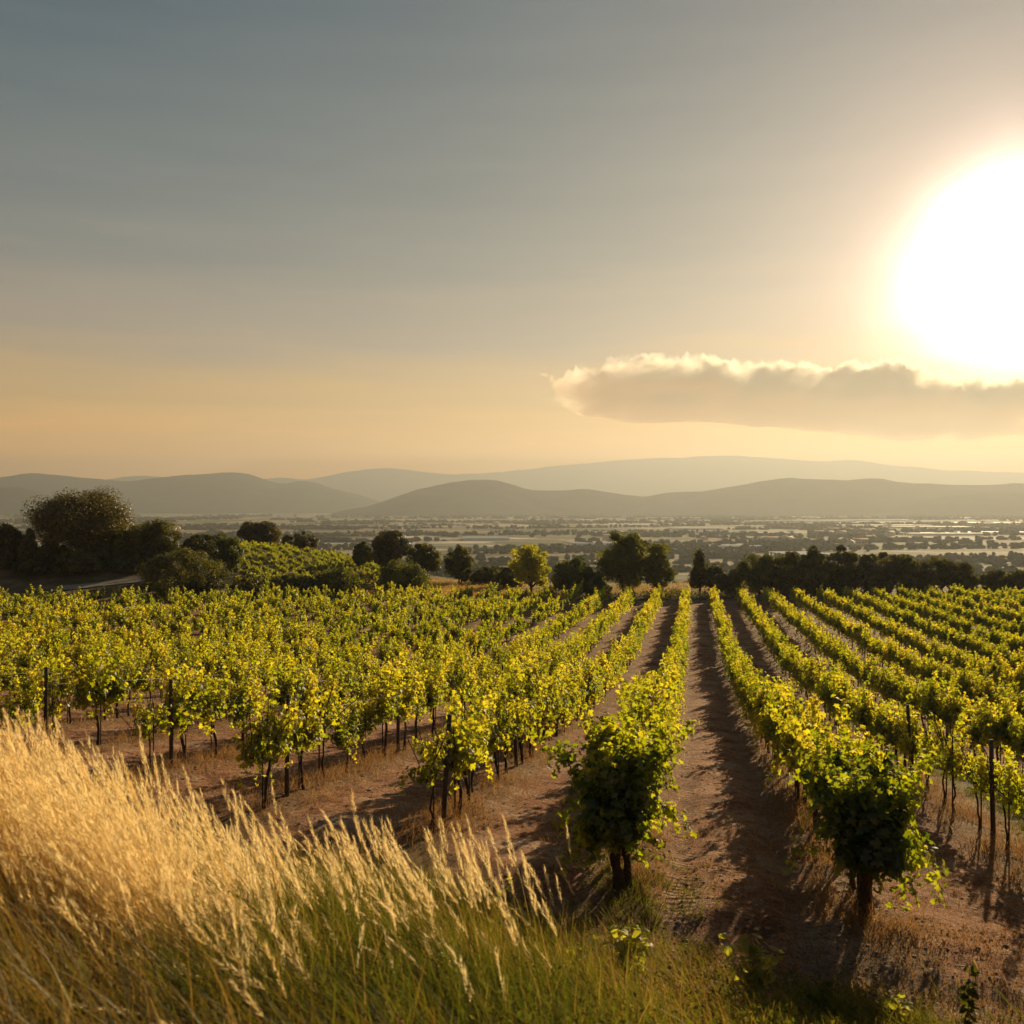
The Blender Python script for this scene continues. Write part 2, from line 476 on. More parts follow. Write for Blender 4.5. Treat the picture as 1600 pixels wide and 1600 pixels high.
# ------------------------------------------------------------------ hills: ridges with the skyline of the photograph
def ridge(name, D, prof, depth, seed, amp, r0=-0.95, r1=1.0, nx=420, ny=40):
    p = np.array(prof, float)
    xs = np.linspace(800 + r0 * F, 800 + r1 * F, nx)
    top = np.interp(xs, p[:, 0], p[:, 1])
    kern = np.array([1, 2, 3, 2, 1]) / 9.0
    top = top + (fbm(xs / 26, xs * 0, 4, seed + 2, .6) - .5) * 4.0
    top = np.convolve(np.pad(top, 2, 'edge'), kern, 'valid')
    H = (HY - top) / F * D                                   # above the camera's level
    base = -52.0
    t = np.linspace(-1, 1, ny)
    Xg = np.zeros((ny, nx)); Yg = Xg.copy(); Zg = Xg.copy()
    for a, tt in enumerate(t):
        y = D + tt * depth
        x = (xs - 800) / F * D * (1 + 0.0 * tt)
        sh = (1 - abs(tt)) ** 1.0
        sh = sh * sh * (3 - 2 * sh) * 0.55 + sh * 0.45
        spur = (fbm(x / (depth * 0.45), np.full_like(x, y / (depth * 0.9)), 4, seed) - 0.5)
        z = base + (H - base) * sh + amp * spur * np.sin(np.pi * np.clip(1 - abs(tt), 0, 1)) * (1 if tt < 0 else 0.2)
        if abs(tt) < 0.03: z = base + (H - base)
        z = np.where(tt < 0, np.minimum(z, H * (y / D) * 0.985 + 0 * z) if True else z, z)
        z = z + (fbm(x / 55, y / 55, 3, seed + 9) - 0.5) * amp * 0.06
        Xg[a] = x; Yg[a] = y; Zg[a] = z
    V = np.stack([Xg, Yg, Zg], -1).reshape(-1, 3)
    i = np.arange(ny - 1)[:, None] * nx; j = np.arange(nx - 1)[None]
    Q = np.stack([i + j, i + j + 1, i + nx + j + 1, i + nx + j], -1).reshape(-1, 4)
    o = link(name, mesh_np(name, V, [Q], smooth=True), M['hills'])
    return tag(o, kind='structure')


ridge('mountains', 10300, [(-700, 760), (-300, 752), (0, 756), (140, 752), (180, 748), (215, 742), (250, 745), (310, 752), (400, 750), (440, 746), (480, 749), (510, 744), (550, 736), (605, 730.5), (650, 736),
      (705, 741), (780, 738), (850, 730), (900, 725), (960, 719), (1030, 716), (1100, 713), (1150, 712), (1220, 716), (1280, 721), (1340, 719),
      (1400, 727), (1480, 734), (1540, 736), (1600, 739), (1750, 744), (2200, 752)], 1500, 31, 110)
ridge('hills', 6300, [(-700, 770), (-200, 752), (-60, 748), (0, 745), (45, 738), (90, 743), (150, 748), (200, 752), (240, 746), (290, 742), (330, 740), (357, 736), (385, 740),
      (410, 749), (440, 757), (470, 750), (500, 757), (525, 765), (570, 776), (610, 790), (700, 806), (2300, 812)], 900, 41, 80)
ridge('hills', 5000, [(-700, 770), (-200, 768), (-60, 760), (0, 762), (30, 761), (60, 768), (90, 778), (130, 792), (180, 806), (2300, 812)], 500, 47, 30)
ridge('hills', 4700, [(-900, 812), (520, 812), (560, 795), (600, 783), (650, 766), (700, 754), (735, 749), (765, 749), (800, 757), (830, 767), (880, 766), (915, 763), (950, 770),
      (1000, 777), (1040, 771), (1090, 768), (1150, 760), (1190, 752), (1235, 746), (1280, 749), (1320, 751), (1350, 748), (1375, 747), (1400, 753),
      (1460, 756), (1520, 759), (1600, 755), (1700, 756), (2300, 770)], 700, 53, 70)
ridge('hills', 4200, [(-900, 812), (1290, 812), (1360, 797), (1420, 785), (1480, 776), (1550, 769), (1600, 772), (1680, 765), (1800, 775), (2300, 780)], 400, 59, 30)


# ------------------------------------------------------------------ leaves
def frames(N, roll):
    N = N / (np.linalg.norm(N, axis=1)[:, None] + 1e-9)
    ref = np.where(np.abs(N[:, 2:3]) < 0.9, np.array([[0., 0, 1]]), np.array([[1., 0, 0]]))
    U = np.cross(ref, N); U /= np.linalg.norm(U, axis=1)[:, None] + 1e-9
    Vv = np.cross(N, U)
    c, s = np.cos(roll)[:, None], np.sin(roll)[:, None]
    return U * c + Vv * s, -U * s + Vv * c, N


GRAPE = np.array([(0.0, -0.10, 0.0), (0.30, -0.34, -.05), (0.56, -0.10, -.10), (0.34, 0.12, 0.0), (0.52, 0.42, -.09), (0.22, 0.40, 0.0), (0.0, 0.72, -.12),
                  (-0.22, 0.40, 0.0), (-0.52, 0.42, -.09), (-0.34, 0.12, 0.0), (-0.56, -0.10, -.10), (-0.30, -0.34, -.05), (0.0, 0.1, 0.07)])
GRAPE_T = np.array([(12, i, (i + 1) % 12) for i in range(12)])
HEX = np.array([(0, -.45, 0), (.42, -.28, -.06), (.44, .22, -.05), (0, .6, -.08), (-.44, .22, -.05), (-.42, -.28, -.06), (0, 0.05, .06)])
HEX_T = np.array([(6, i, (i + 1) % 6) for i in range(6)])
RHOMB = np.array([(0, -.5, 0), (.38, 0, .06), (0, .55, 0), (-.38, 0, .06)])
RHOMB_T = np.array([(0, 1, 2), (0, 2, 3)])


def leaves(geo, P, N, size, tint, shape='hex', r=rng, aspect=1.0):
    S, T = {'grape': (GRAPE, GRAPE_T), 'hex': (HEX, HEX_T), 'rhomb': (RHOMB, RHOMB_T)}[shape]
    n = len(P)
    if n == 0: return
    U, Vv, N = frames(N, r.uniform(0, 2 * np.pi, n))
    size = np.broadcast_to(size, (n,))
    curl = r.uniform(0.4, 2.4, n)
    V = (P[:, None] + U[:, None] * (S[None, :, 0:1] * aspect) * size[:, None, None] + Vv[:, None] * S[None, :, 1:2] * size[:, None, None]
         + N[:, None] * S[None, :, 2:3] * (size * curl)[:, None, None])
    k = len(S)
    Fc = (T[None] + (np.arange(n) * k)[:, None, None]).reshape(-1, 3)
    geo.add(V.reshape(-1, 3), [Fc], np.repeat(tint, k))


# ------------------------------------------------------------------ grapevines
def vine_foliage(seed, nshoot=22, shape='hex', height=1.0, spread=0.30, halflen=0.62, low=0.25, size=0.125, per=18, z0=0.72, density=1.0, tmean=0.34, plume=0.13):
    """foliage of one vine; the row runs along local y"""
    r = np.random.default_rng(seed)
    g = Geo()
    P, N, S, T = [], [], [], []
    lump = r.uniform(0.6, 1.3, 6)
    for s in range(nshoot):
        y = r.uniform(-halflen, halflen) * 0.9
        up = lump[int((y + halflen) / (2 * halflen) * 5.99)]
        x = r.normal(0, 0.07)
        L = height * r.uniform(0.5, 1.05) * up
        az = r.uniform(0, 2 * np.pi)
        out = np.array([math.cos(az) * spread * 2.2, math.sin(az) * 0.35, 0.0]) * r.uniform(0.2, 1.05)
        ts = r.normal(0, .10)
        hang = r.random() < low
        n = max(5, int(per * L / height * density))
        tt = np.linspace(0.02, 1, n)
        rise = (tt * L * 0.9 - (tt ** 2.2) * L * r.uniform(0.0, 0.35)) if not hang else (0.22 * np.sin(tt * 2.6) - tt ** 2 * r.uniform(0.15, 0.55))
        reach = tt * L * (0.75 if hang else 0.5)
        c = np.stack([x + out[0] * reach, y + out[1] * reach, z0 + rise], 1)
        c += r.normal(0, 0.028, c.shape)
        side = r.normal(0, 1, (n, 3)); side /= np.linalg.norm(side, axis=1)[:, None]
        c = c + side * (r.uniform(0.02, 1.0, n) ** .6 * plume * (1.15 - .75 * tt))[:, None]
        nn = side * 0.9 + np.array([c[:, 0] * 1.5, c[:, 1] * 0.0, np.full(n, 0.45)]).T + r.normal(0, 0.45, (n, 3))
        P.append(c); N.append(nn)
        S.append(size * r.uniform(0.65, 1.2, n) * (1 - 0.35 * tt))
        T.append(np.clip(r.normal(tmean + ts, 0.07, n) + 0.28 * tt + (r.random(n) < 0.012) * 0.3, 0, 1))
    P = np.concatenate(P); P[:, 2] = np.maximum(P[:, 2], 0.2)
    leaves(g, P, np.concatenate(N), np.concatenate(S), np.concatenate(T), shape, r)
    return g


def vine_trunk(seed, h=0.75, r0=0.024, double=False):
    r = np.random.default_rng(seed)
    g = Geo()
    for q in range(2 if double else 1):
        oy = 0.0 if q == 0 else r.uniform(0.10, 0.16)
        n = 9
        z = np.linspace(-0.08, h, n)
        wob = np.cumsum(r.normal(0, 0.014, (n, 2)), axis=0)
        pts = np.stack([wob[:, 0] + (0.06 if q else 0), wob[:, 1] + oy, z], 1)
        rad = r0 * np.linspace(1.15, 0.75, n) * r.uniform(0.85, 1.2, n) * (1 if q == 0 else 0.75)
        rad[0] *= 1.35
        g.tube(pts, rad, 7)
        top = pts[-1]
        for sgn in (-1, 1):                     # the two arms tied along the wire
            m = 6
            s = np.linspace(0, 1, m)
            arm = np.stack([top[0] + r.normal(0, 0.012, m), top[1] + sgn * s * 0.5, top[2] - 0.02 + 0.05 * s], 1)
            arm[0] = top - [0, 0, 0.03]
            g.tube(arm, r0 * np.linspace(0.6, 0.25, m), 5)
    for q in range(7):                          # canes rising into the leaves
        y = r.uniform(-0.45, 0.45); m = 5; s = np.linspace(0, 1, m)
        g.tube(np.stack([s * r.normal(0, 0.16) + r.normal(0, 0.01, m), y + s * r.normal(0, 0.1), h - 0.02 + s * r.uniform(0.35, 0.7)], 1), 0.006, 4)
    return g


NP = 12
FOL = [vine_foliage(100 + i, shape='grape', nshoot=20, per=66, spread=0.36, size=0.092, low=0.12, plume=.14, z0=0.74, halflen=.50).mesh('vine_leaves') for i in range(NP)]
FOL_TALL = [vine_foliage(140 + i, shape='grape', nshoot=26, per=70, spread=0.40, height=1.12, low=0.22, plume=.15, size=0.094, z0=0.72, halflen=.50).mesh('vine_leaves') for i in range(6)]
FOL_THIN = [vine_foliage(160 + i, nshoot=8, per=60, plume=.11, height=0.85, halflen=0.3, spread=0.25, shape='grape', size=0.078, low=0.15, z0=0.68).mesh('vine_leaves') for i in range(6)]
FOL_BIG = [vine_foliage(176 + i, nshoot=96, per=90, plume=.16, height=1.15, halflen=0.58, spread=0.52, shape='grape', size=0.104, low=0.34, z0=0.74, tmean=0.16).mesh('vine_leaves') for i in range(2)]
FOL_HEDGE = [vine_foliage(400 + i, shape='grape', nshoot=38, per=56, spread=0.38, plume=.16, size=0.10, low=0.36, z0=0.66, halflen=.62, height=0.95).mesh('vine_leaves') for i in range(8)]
TRK = [vine_trunk(200 + i).mesh('vine_trunk', True) for i in range(8)]
TRK_THIN = [vine_trunk(220 + i, 0.7, 0.014).mesh('vine_trunk', True) for i in range(4)]
TRK_BIG = [vine_trunk(230 + i, 0.8, 0.05, True).mesh('vine_trunk', True) for i in range(2)]
for lst, mt in ((FOL, 'vine_leaf'), (FOL_HEDGE, 'vine_leaf'), (FOL_TALL, 'vine_leaf'), (FOL_THIN, 'vine_leaf'), (FOL_BIG, 'vine_leaf'), (TRK, 'bark'), (TRK_THIN, 'bark'), (TRK_BIG, 'bark')):
    for me in lst: me.materials.append(M[mt])
sg = Geo(); sg.tube([(0.05, 0.03, -0.1), (0.05, 0.03, 0.5), (0.053, 0.03, 1.18)], 0.011, 5)
STAKE = sg.mesh('vine_stake'); STAKE.materials.append(M['stake'])

ROT = -math.atan(TAN)
COSR = math.cos(math.atan(TAN))


def row_x0(k):         # k = ... -2 (second left), -1 (first left), 1 (first right) ...
    return X0L1 + (k if k > 0 else k + 1) * ROWS


def d_end(x0):         # near end of a row: y where u = 0
    y = 11.0
    for _ in range(20):
        x = x0 + TAN * y
        y = 11.3 - 0.58 * x * math.exp(-max(0, y - 12) / 30.0)
    return y


def ordinal(n):
    return f"{n}{'th' if 10 <= n % 100 <= 20 else {1: 'st', 2: 'nd', 3: 'rd'}.get(n % 10, 'th')}"


NEAR_END = {-1: 10.15, 1: 9.55, -2: 11.9, -3: 13.0, -4: 14.6}
vr = np.random.default_rng(77)
vines = []            # (dist, k, index in view, x, y)
for k in list(range(-46, 0)) + list(range(1, 26)):
    x0 = row_x0(k)
    y = NEAR_END.get(k, d_end(x0))
    if k > 1: y = max(y, 5.0)
    ymax = 90.0 - 7.0 * sstep(-10, -45, x0 + TAN * 80) + vr.uniform(-0.8, 0.8)
    first = True
    while y < ymax:
        x = x0 + TAN * y
        if y > 4 and abs(x) < 0.62 * y + 2.5 and (first or vr.random() > (0.10 if k < -3 else 0.04)):
            vines.append([math.hypot(x, y), k, 0, x + (0 if first else vr.normal(0, 0.05)), y])
        first = False
        y += 1.02 * vr.uniform(0.93, 1.07)


def in_view(x, y):
    return y > 1 and abs(px(0, y)) + 0.6 > abs(x)


cand = sorted([v for v in vines if in_view(v[3], v[4])], key=lambda v: v[0])
near_set = cand[:300]
chosen = set(id(v) for v in near_set)
cnt = {}
for v in sorted(near_set, key=lambda v: v[4]):
    cnt[v[1]] = cnt.get(v[1], 0) + 1
    v[2] = cnt[v[1]]
look_words = {'big': 'large dark bushy', 'thin': 'small thin', 'tall': 'broad leafy', 'norm': 'leafy', 'hedge': 'dense'}
print('near vines out to', near_set[-1][0], 'all', len(vines))
for v in near_set:
    d, k, idx, x, y = v
    z = float(gz(x, y))
    front = idx == 1 and k in (-1, 1)
    if front: kind = 'big'
    elif (k == 2 and y < 18.5) or (k == 3 and y < 15.5) or (k == -2 and idx == 1) or (k == -4 and idx <= 1): kind = 'thin'
    elif (k == -1 and y < 20) or (k == 1 and y < 16) or (k == -3 and idx <= 2): kind = 'tall'
    elif (k > 0 and y > 13) or (k in (-1, -2) and y > 20): kind = 'hedge'
    elif vr.random() < 0.25: kind = 'tall'
    elif vr.random() < 0.10: kind = 'thin'
    else: kind = 'norm'
    side = 'left' if k < 0 else 'right'
    rown = f'{ordinal(abs(k))} row {side} of dirt track'
    lab = f"{look_words[kind]} grapevine, {ordinal(idx)} from the near end, {rown}"
    if front:
        lab = f"largest dark bushy vine {side} of the dirt track, thick double trunk"
    o = bpy.data.objects.new('grapevine', None)
    COL.objects.link(o)
    o.empty_display_size = 0.2
    o.location = (x, y, z - 0.01)
    flip = math.pi if vr.random() < 0.5 else 0.0
    o.rotation_euler = (0, 0, ROT + flip + vr.normal(0, 0.05))
    sc = vr.uniform(0.72, 1.14) if k < -2 else vr.uniform(0.9, 1.1)
    o.scale = (sc, sc, sc * vr.uniform(0.95, 1.08))
    tag(o, lab, 'grapevine', 'grapevines planted in rows')
    if kind == 'big':
        f = FOL_BIG[0 if k < 0 else 1]; t = TRK_BIG[0 if k < 0 else 1]
        o.scale = (1.12, 0.95, 1.0); o.rotation_euler[2] = ROT
    else:
        f = random.choice({'thin': FOL_THIN, 'tall': FOL_TALL, 'norm': FOL, 'hedge': FOL_HEDGE}[kind])
        t = random.choice(TRK_THIN if kind == 'thin' else TRK)
    for nm, me in (('foliage', f), ('trunk', t)) + ((('stake', STAKE),) if d < 24 and kind != 'big' else ()):
        c = bpy.data.objects.new(nm, me); COL.objects.link(c); c.parent = o

# all the vines behind the nearest three hundred: one mass
def low_set(seed, n, **kw):
    out = []
    for i in range(n):
        g = vine_foliage(seed + i, shape='rhomb', **kw)
        out.append((np.concatenate(g.V), np.concatenate(g.P[3]), np.concatenate(g.T)))
    return out


LOWF = low_set(300, 10, nshoot=18, per=62, plume=.15, size=0.13, spread=0.38, low=0.2, halflen=.42)
LOWF2 = low_set(330, 8, nshoot=14, per=40, plume=.16, size=0.18, spread=0.40, low=0.22, halflen=.42)
LOWH = low_set(350, 8, nshoot=28, per=46, plume=.17, size=0.14, spread=0.40, low=0.34, halflen=.62, height=.95, z0=.66)
LOWH2 = low_set(370, 8, nshoot=22, per=34, plume=.18, size=0.19, spread=0.40, low=0.34, halflen=.62, height=.95, z0=.66)
mass = Geo(); masst = Geo()


def put_vine(geo, proto, x, y, z, rot, s, dt=0.0):
    V, P3, T = proto
    c, sn = math.cos(rot), math.sin(rot)
    R = np.array([[c, sn, 0], [-sn, c, 0], [0, 0, 1]])
    geo.add((V * s) @ R + [x, y, z], [P3], np.clip(T + dt, 0, 1))


for v in vines:
    if id(v) in chosen: continue
    d, k, idx, x, y = v
    z = float(gz(x, y))
    hedge = k >= -4
    proto = ((LOWH if hedge else LOWF) if d < 55 else (LOWH2 if hedge else LOWF2))[vr.integers(0, 8)]
    s = vr.uniform(0.92, 1.10) if hedge else vr.uniform(0.66, 1.20)
    dt = 0.16 * (fbm(x / 9, y / 9, 2, 71) - 0.5) * 2 - 0.05 + vr.normal(0, .05)
    put_vine(mass, proto, x, y, z, ROT + (math.pi if vr.random() < .5 else 0), np.array([s, s, s * vr.uniform(0.95, 1.1)]), dt)
    if d < 60:
        masst.tube([(x, y, z - 0.05), (x + vr.normal(0, .02), y, z + 0.35), (x, y, z + 0.75)], [0.035, 0.028, 0.024], 4, cap=False)
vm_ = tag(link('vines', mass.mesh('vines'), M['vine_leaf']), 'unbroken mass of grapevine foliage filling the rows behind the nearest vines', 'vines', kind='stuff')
tk = link('trunks', masst.mesh('trunks'), M['bark'], parent=vm_); tk['kind'] = 'stuff'

# trellis posts and wires
pg = Geo(); pg.tube([(0, 0, -0.2), (0, 0, 0.7), (0.01, 0, 1.42)], [0.036, 0.033, 0.030], 8)
POST = pg.mesh('post', True); POST.materials.append(M['wood'])
for k in (-6, -5, -4, -3, -2, -1, 1, 2, 3, 4, 5):
    x0 = row_x0(k); side = 'left' if k < 0 else 'right'
    y = NEAR_END.get(k, d_end(x0)) + 0.55
    n = 0
    rw = f'{ordinal(abs(k))} row {side} of dirt track'
    ys = []
    while y < 32:
        x = x0 + TAN * y
        ys.append(y)
        if in_view(x, y):
            n += 1
            o = link('trellis_post', POST, None, loc=(x + 0.03, y, float(gz(x, y))))
            o.rotation_euler = (vr.normal(0, .03), vr.normal(0, .03), vr.uniform(0, 6))
            tag(o, f'dark wooden trellis post, {ordinal(n)} from near end, {rw}', 'post', 'wooden posts along the vine rows')
        y += 5.1
    if len(ys) > 1:
        wg = Geo()
        for hz in (0.72, 1.12):
            yy = np.linspace(ys[0], ys[-1], 60)
            xx = x0 + TAN * yy
            zs = np.interp(yy, ys, [float(gz(x0 + TAN * q, q)) for q in ys]) + hz
            wg.tube(np.stack([xx, yy, zs], 1), 0.0032, 4)
        tag(link('trellis_wire', wg.mesh('trellis_wire'), M['wire']), f'pair of thin steel wires strung along the {rw}', 'wire', 'steel wires along the vine rows')


# ------------------------------------------------------------------ trees
def tree(name, label, cat, xpx, ytop, wpx, D, style='round', mat='tree_dark', ybase=None, seed=0, group=None, leaf=0.15, dens=1.0, xs=0.0, nclump=None, lean=0.0):
    r = np.random.default_rng(seed + 1000)
    x = px(xpx, D); zg = float(gz(x, D)); zt = pz(ytop, D)
    H = max(zt - zg, 0.8); Wd = wpx / F * D * 1.12
    o = link(name, None, loc=(x, D, zg)); tag(o, label, cat, group)
    g = Geo(); tg = Geo()
    cz0 = {'round': 0.04, 'pine': 0.12, 'cypress': 0.03, 'bush': 0.0, 'airy': 0.08, 'dome': 0.0}[style] * H
    ch = H - cz0
    cen = np.array([lean * 0.5, 0, cz0 + ch * 0.5])
    rad = np.array([Wd / 2, Wd / 2 * 0.9, ch / 2])
    if style in ('bush', 'dome'):
        cen[2] = ch * 0.38; rad[2] = ch * 0.62
    vol = rad[0] * rad[1] * rad[2]
    K = int(1.35 * (nclump or int(np.clip(36 + vol * 1.9, 34, 110))))
    # irregular outline: a few big lobes
    lobes = r.normal(0, 1, (7, 3)); lobes /= np.linalg.norm(lobes, axis=1)[:, None]
    lamp = r.uniform(-0.30, 0.16, 7) if style != 'dome' else r.uniform(-0.06, 0.04, 7)
    C = []
    while len(C) < K:
        d = r.normal(0, 1, 3); d /= np.linalg.norm(d)
        k_ = 1 + sum(a * math.exp(-6 * (1 - float(d @ l))) for a, l in zip(lamp, lobes))
        q = r.random() ** (0.42 if style != 'dome' else 0.2)
        p = d * q * k_ * 0.84
        if style not in ('dome', 'cypress') and r.random() < .2: p = d * k_ * r.uniform(.74, .86)
        if style == 'cypress':
            wz = 1 - 0.75 * max(0, p[2]) ** 1.3
            p[0] *= wz; p[1] *= wz
        if style == 'pine':
            p[2] = p[2] * 0.85 + 0.12
        C.append(cen + p * rad)
    C = np.array(C)
    C[:, 2] = np.maximum(C[:, 2], 0.15)
    cr_ = {'round': 0.175, 'pine': 0.14, 'cypress': 0.20, 'bush': 0.20, 'airy': 0.15, 'dome': 0.17}[style] * min(Wd, H * 1.3) * 0.8
    n = int(np.clip(190 * dens * (cr_ / 0.6) ** 1.2, 80, 300)); leaf = leaf * 1.5
    for c in C:
        rc = cr_ * (r.uniform(0.55, 1.35) if np.linalg.norm((c - cen) / rad) < .82 else r.uniform(.5, .9))
        d = r.normal(0, 1, (n, 3)); d /= np.linalg.norm(d, axis=1)[:, None]
        rr = rc * r.random(n)[:, None] ** 0.22
        fl = 0.6 if style == 'pine' else (0.8 if style != 'cypress' else 1.5)
        P = c + d * rr * np.array([1, 1, fl]) + r.normal(0, rc * 0.04, (n, 3))
        P[:, 2] = np.maximum(P[:, 2], 0.02)
        N = d * 1.3 + r.normal(0, 0.3, (n, 3)) + [0, 0, 0.3]
        t0 = r.normal(0.45, 0.2)
        leaves(g, P, N, leaf * r.uniform(0.6, 1.3, n), np.clip(t0 + r.normal(0, 0.16, n), 0, 1), 'rhomb', r, 0.6 if style == 'pine' else 0.9)
    # wood
    base_r = max(0.05, 0.022 * H + 0.012 * Wd)
    fork = max(cz0 * 0.75, 0.16 * H)
    stems = 1 if style in ('pine', 'cypress') else r.integers(1, 4)
    for s in range(stems):
        a = r.uniform(0, 6.28); ox, oy = (0, 0) if stems == 1 else (math.cos(a) * 0.12 * Wd * 0.4, math.sin(a) * 0.1 * Wd * 0.4)
        z = np.linspace(-0.3, fork, 6)
        pts = np.stack([ox * (1 + z / H) + np.cumsum(r.normal(0, 0.02 * H / 4, 6)), oy + np.cumsum(r.normal(0, 0.015 * H / 4, 6)), z], 1)
        tg.tube(pts, base_r * np.linspace(1.3, 0.8, 6) / math.sqrt(stems), 8)
        top = pts[-1]
        idx = r.choice(len(C), min(len(C), 14 if stems == 1 else 7), replace=False)
        for q in idx:
            c = C[q]
            if c[2] < top[2] - 0.3: continue
            mid = (top + c) / 2 + [0, 0, -0.06 * H] + r.normal(0, 0.05 * Wd, 3) * [1, 1, 0.3]
            s_ = np.linspace(0, 1, 7)[:, None]
            path = (1 - s_) ** 2 * top + 2 * s_ * (1 - s_) * mid + s_ ** 2 * c
            tg.tube(path, base_r * np.linspace(0.45, 0.10, 7) / math.sqrt(stems), 5)
    link('crown', g.mesh('crown'), M[mat], parent=o)
    link('trunk', tg.mesh('trunk', True), M['bark'], parent=o)
    return o


# name, label, category, x, top y, width, distance, style, material, extras
G1 = 'trees and shrubs beyond the vineyard'
TREES = [
    ('pine_tree', 'tallest broad umbrella-shaped pine on the left skyline', 'tree', 124, 757, 150, 106, 'round', 'tree_pine', dict(nclump=120, leaf=0.14, dens=1.2)),
    ('shrub', 'olive shrub at the picture\'s left edge on the skyline, left of the small spiky conifer', 'shrub', 6, 818, 62, 104, 'bush', 'tree_dark', {}),
    ('conifer', 'tiny spiky conifer just left of the tallest umbrella pine', 'tree', 45, 812, 26, 100, 'cypress', 'tree_dark', {}),
    ('shrub', 'wide dark shrub under the left half of the umbrella pine', 'shrub', 62, 846, 100, 104, 'bush', 'tree_dark', {}),
    ('shrub', 'dark low shrub at the foot of the bank, left picture edge', 'shrub', 8, 868, 70, 103, 'bush', 'tree_dark', {}),
    ('shrub', 'brownish shrub lit gold, just right of the umbrella pine', 'shrub', 188, 822, 62, 107, 'bush', 'tree_green', {}),
    ('shrub', 'dark shrub under the right side of the umbrella pine', 'shrub', 150, 850, 90, 104, 'bush', 'tree_dark', {}),
    ('tree', 'round-topped dark tree standing right of the gold-lit shrub and umbrella pine', 'tree', 243, 807, 82, 107, 'round', 'tree_dark', dict(leaf=0.13)),
    ('shrub', 'dark shrub between the round-topped tree and the big dome bush', 'shrub', 224, 850, 70, 105, 'bush', 'tree_dark', {}),
    ('tree', 'bushy olive tree above the big dome bush', 'tree', 315, 830, 70, 104, 'round', 'tree_dark', {}),
    ('tree', 'small olive tree at the upper left corner of the hillside vines', 'tree', 352, 830, 52, 106, 'bush', 'tree_green', {}),
    ('dome_bush', 'big smooth dome-shaped bush at the far edge of the vines', 'bush', 285, 856, 132, 92.5, 'dome', 'tree_dark', dict(nclump=90, leaf=0.11, dens=1.2)),
    ('tree', 'dark spreading tree standing behind the crest of the hillside vines', 'tree', 404, 811, 62, 136, 'round', 'tree_pine', {}),
    ('tree', 'low two-lobed tree behind the right of the hillside crest', 'tree', 469, 831, 56, 134, 'round', 'tree_pine', {}),
    ('shrub', 'yellow-green shrub at the foot of the hillside vines', 'shrub', 525, 884, 84, 96, 'bush', 'tree_green', dict(leaf=.12)),
    ('shrub', 'low dark shrub at the hillside foot beside the dome bush', 'shrub', 402, 897, 90, 94.5, 'bush', 'tree_dark', {}),
    ('shrub', 'low olive shrub between two others at the hillside foot', 'shrub', 462, 894, 60, 95, 'bush', 'tree_green', {}),
    ('conifer', 'small pale-lit conifer right of the hillside vines', 'tree', 566, 845, 34, 118, 'round', 'tree_green', {}),
    ('pine_tree', 'dark pine leaning left, with a pointed crown, centre left', 'tree', 613, 826, 58, 112, 'round', 'tree_pine', dict(lean=-.6)),
    ('tree', 'dark tree touching the leaning pine on its right', 'tree', 660, 843, 50, 110, 'round', 'tree_dark', {}),
    ('shrub', 'rounded olive shrub in front of the leaning pine', 'shrub', 632, 868, 72, 97, 'bush', 'tree_green', dict(leaf=.12)),
    ('tree', 'small round dark tree standing alone in dry grass', 'tree', 717, 851, 46, 108, 'round', 'tree_dark', {}),
    ('shrub', 'low dark shrub right of the lone round tree', 'shrub', 762, 884, 56, 110, 'bush', 'tree_dark', {}),
    ('shrub', 'low dark shrub touching the yellow-green tree', 'shrub', 792, 886, 44, 104, 'bush', 'tree_dark', {}),
    ('tree', 'bright yellow-green tree with an open airy crown', 'tree', 830, 846, 66, 97, 'airy', 'tree_yellow', dict(leaf=.13, dens=.9)),
    ('tree', 'dark rounded tree between the yellow-green tree and the tallest', 'tree', 895, 868, 70, 96, 'round', 'tree_green', {}),
    ('tree', 'tallest broad green tree at the end of the rows', 'tree', 978, 822, 88, 97, 'round', 'tree_green', dict(nclump=80, leaf=.13)),
    ('tree', 'green tree joined to the right of the tallest', 'tree', 1026, 841, 54, 96, 'round', 'tree_green', dict(leaf=.13)),
    ('shrub', 'small shrub tucked between the tallest tree and dark rounded tree', 'shrub', 932, 892, 40, 95, 'bush', 'tree_green', {}),
    ('tree', 'upright dark tree with a pointed top at the end of the dirt track', 'tree', 1093, 861, 40, 97, 'cypress', 'tree_dark', {}),
    ('tree', 'short dark tree touching the pointed one on its right', 'tree', 1120, 880, 36, 97, 'round', 'tree_dark', {}),
    ('shrub', 'small brownish shrub in the gap before the long tree belt', 'shrub', 1146, 888, 34, 98, 'bush', 'tree_green', {}),
    ('tree', 'lighter green tree at the left end of the long dark tree belt', 'tree', 1190, 864, 74, 97, 'round', 'tree_green', dict(leaf=.13)),
    ('shrub', 'dark shrub on the shaded bank right under the umbrella pine trunk', 'shrub', 118, 862, 84, 101, 'bush', 'tree_dark', {}),
    ('shrub', 'dark round shrub on the shaded bank near the left picture edge', 'shrub', 44, 872, 60, 100, 'bush', 'tree_dark', {}),
    ('shrub', 'small dark shrub directly above the pale path end', 'shrub', 196, 872, 52, 102.5, 'bush', 'tree_dark', {}),
]
belt = [(1240, 852, 62, 'second'), (1277, 850, 54, 'third'), (1314, 849, 56, 'fourth'), (1352, 862, 48, 'fifth'), (1374, 856, 44, 'sixth'), (1408, 864, 54, 'seventh'),
        (1440, 868, 52, 'eighth'), (1472, 863, 50, 'ninth'), (1502, 876, 48, 'tenth')]
for i, (bx_, by_, bw_, wd_) in enumerate(belt):
    TREES.append(('tree', f'dark dense tree, {wd_} from the left in the long tree belt', 'tree', bx_, by_, bw_ * 0.98, 96 + (i % 3) * 1.5, 'round' if i % 2 else 'bush', 'tree_dark', dict(leaf=.14)))
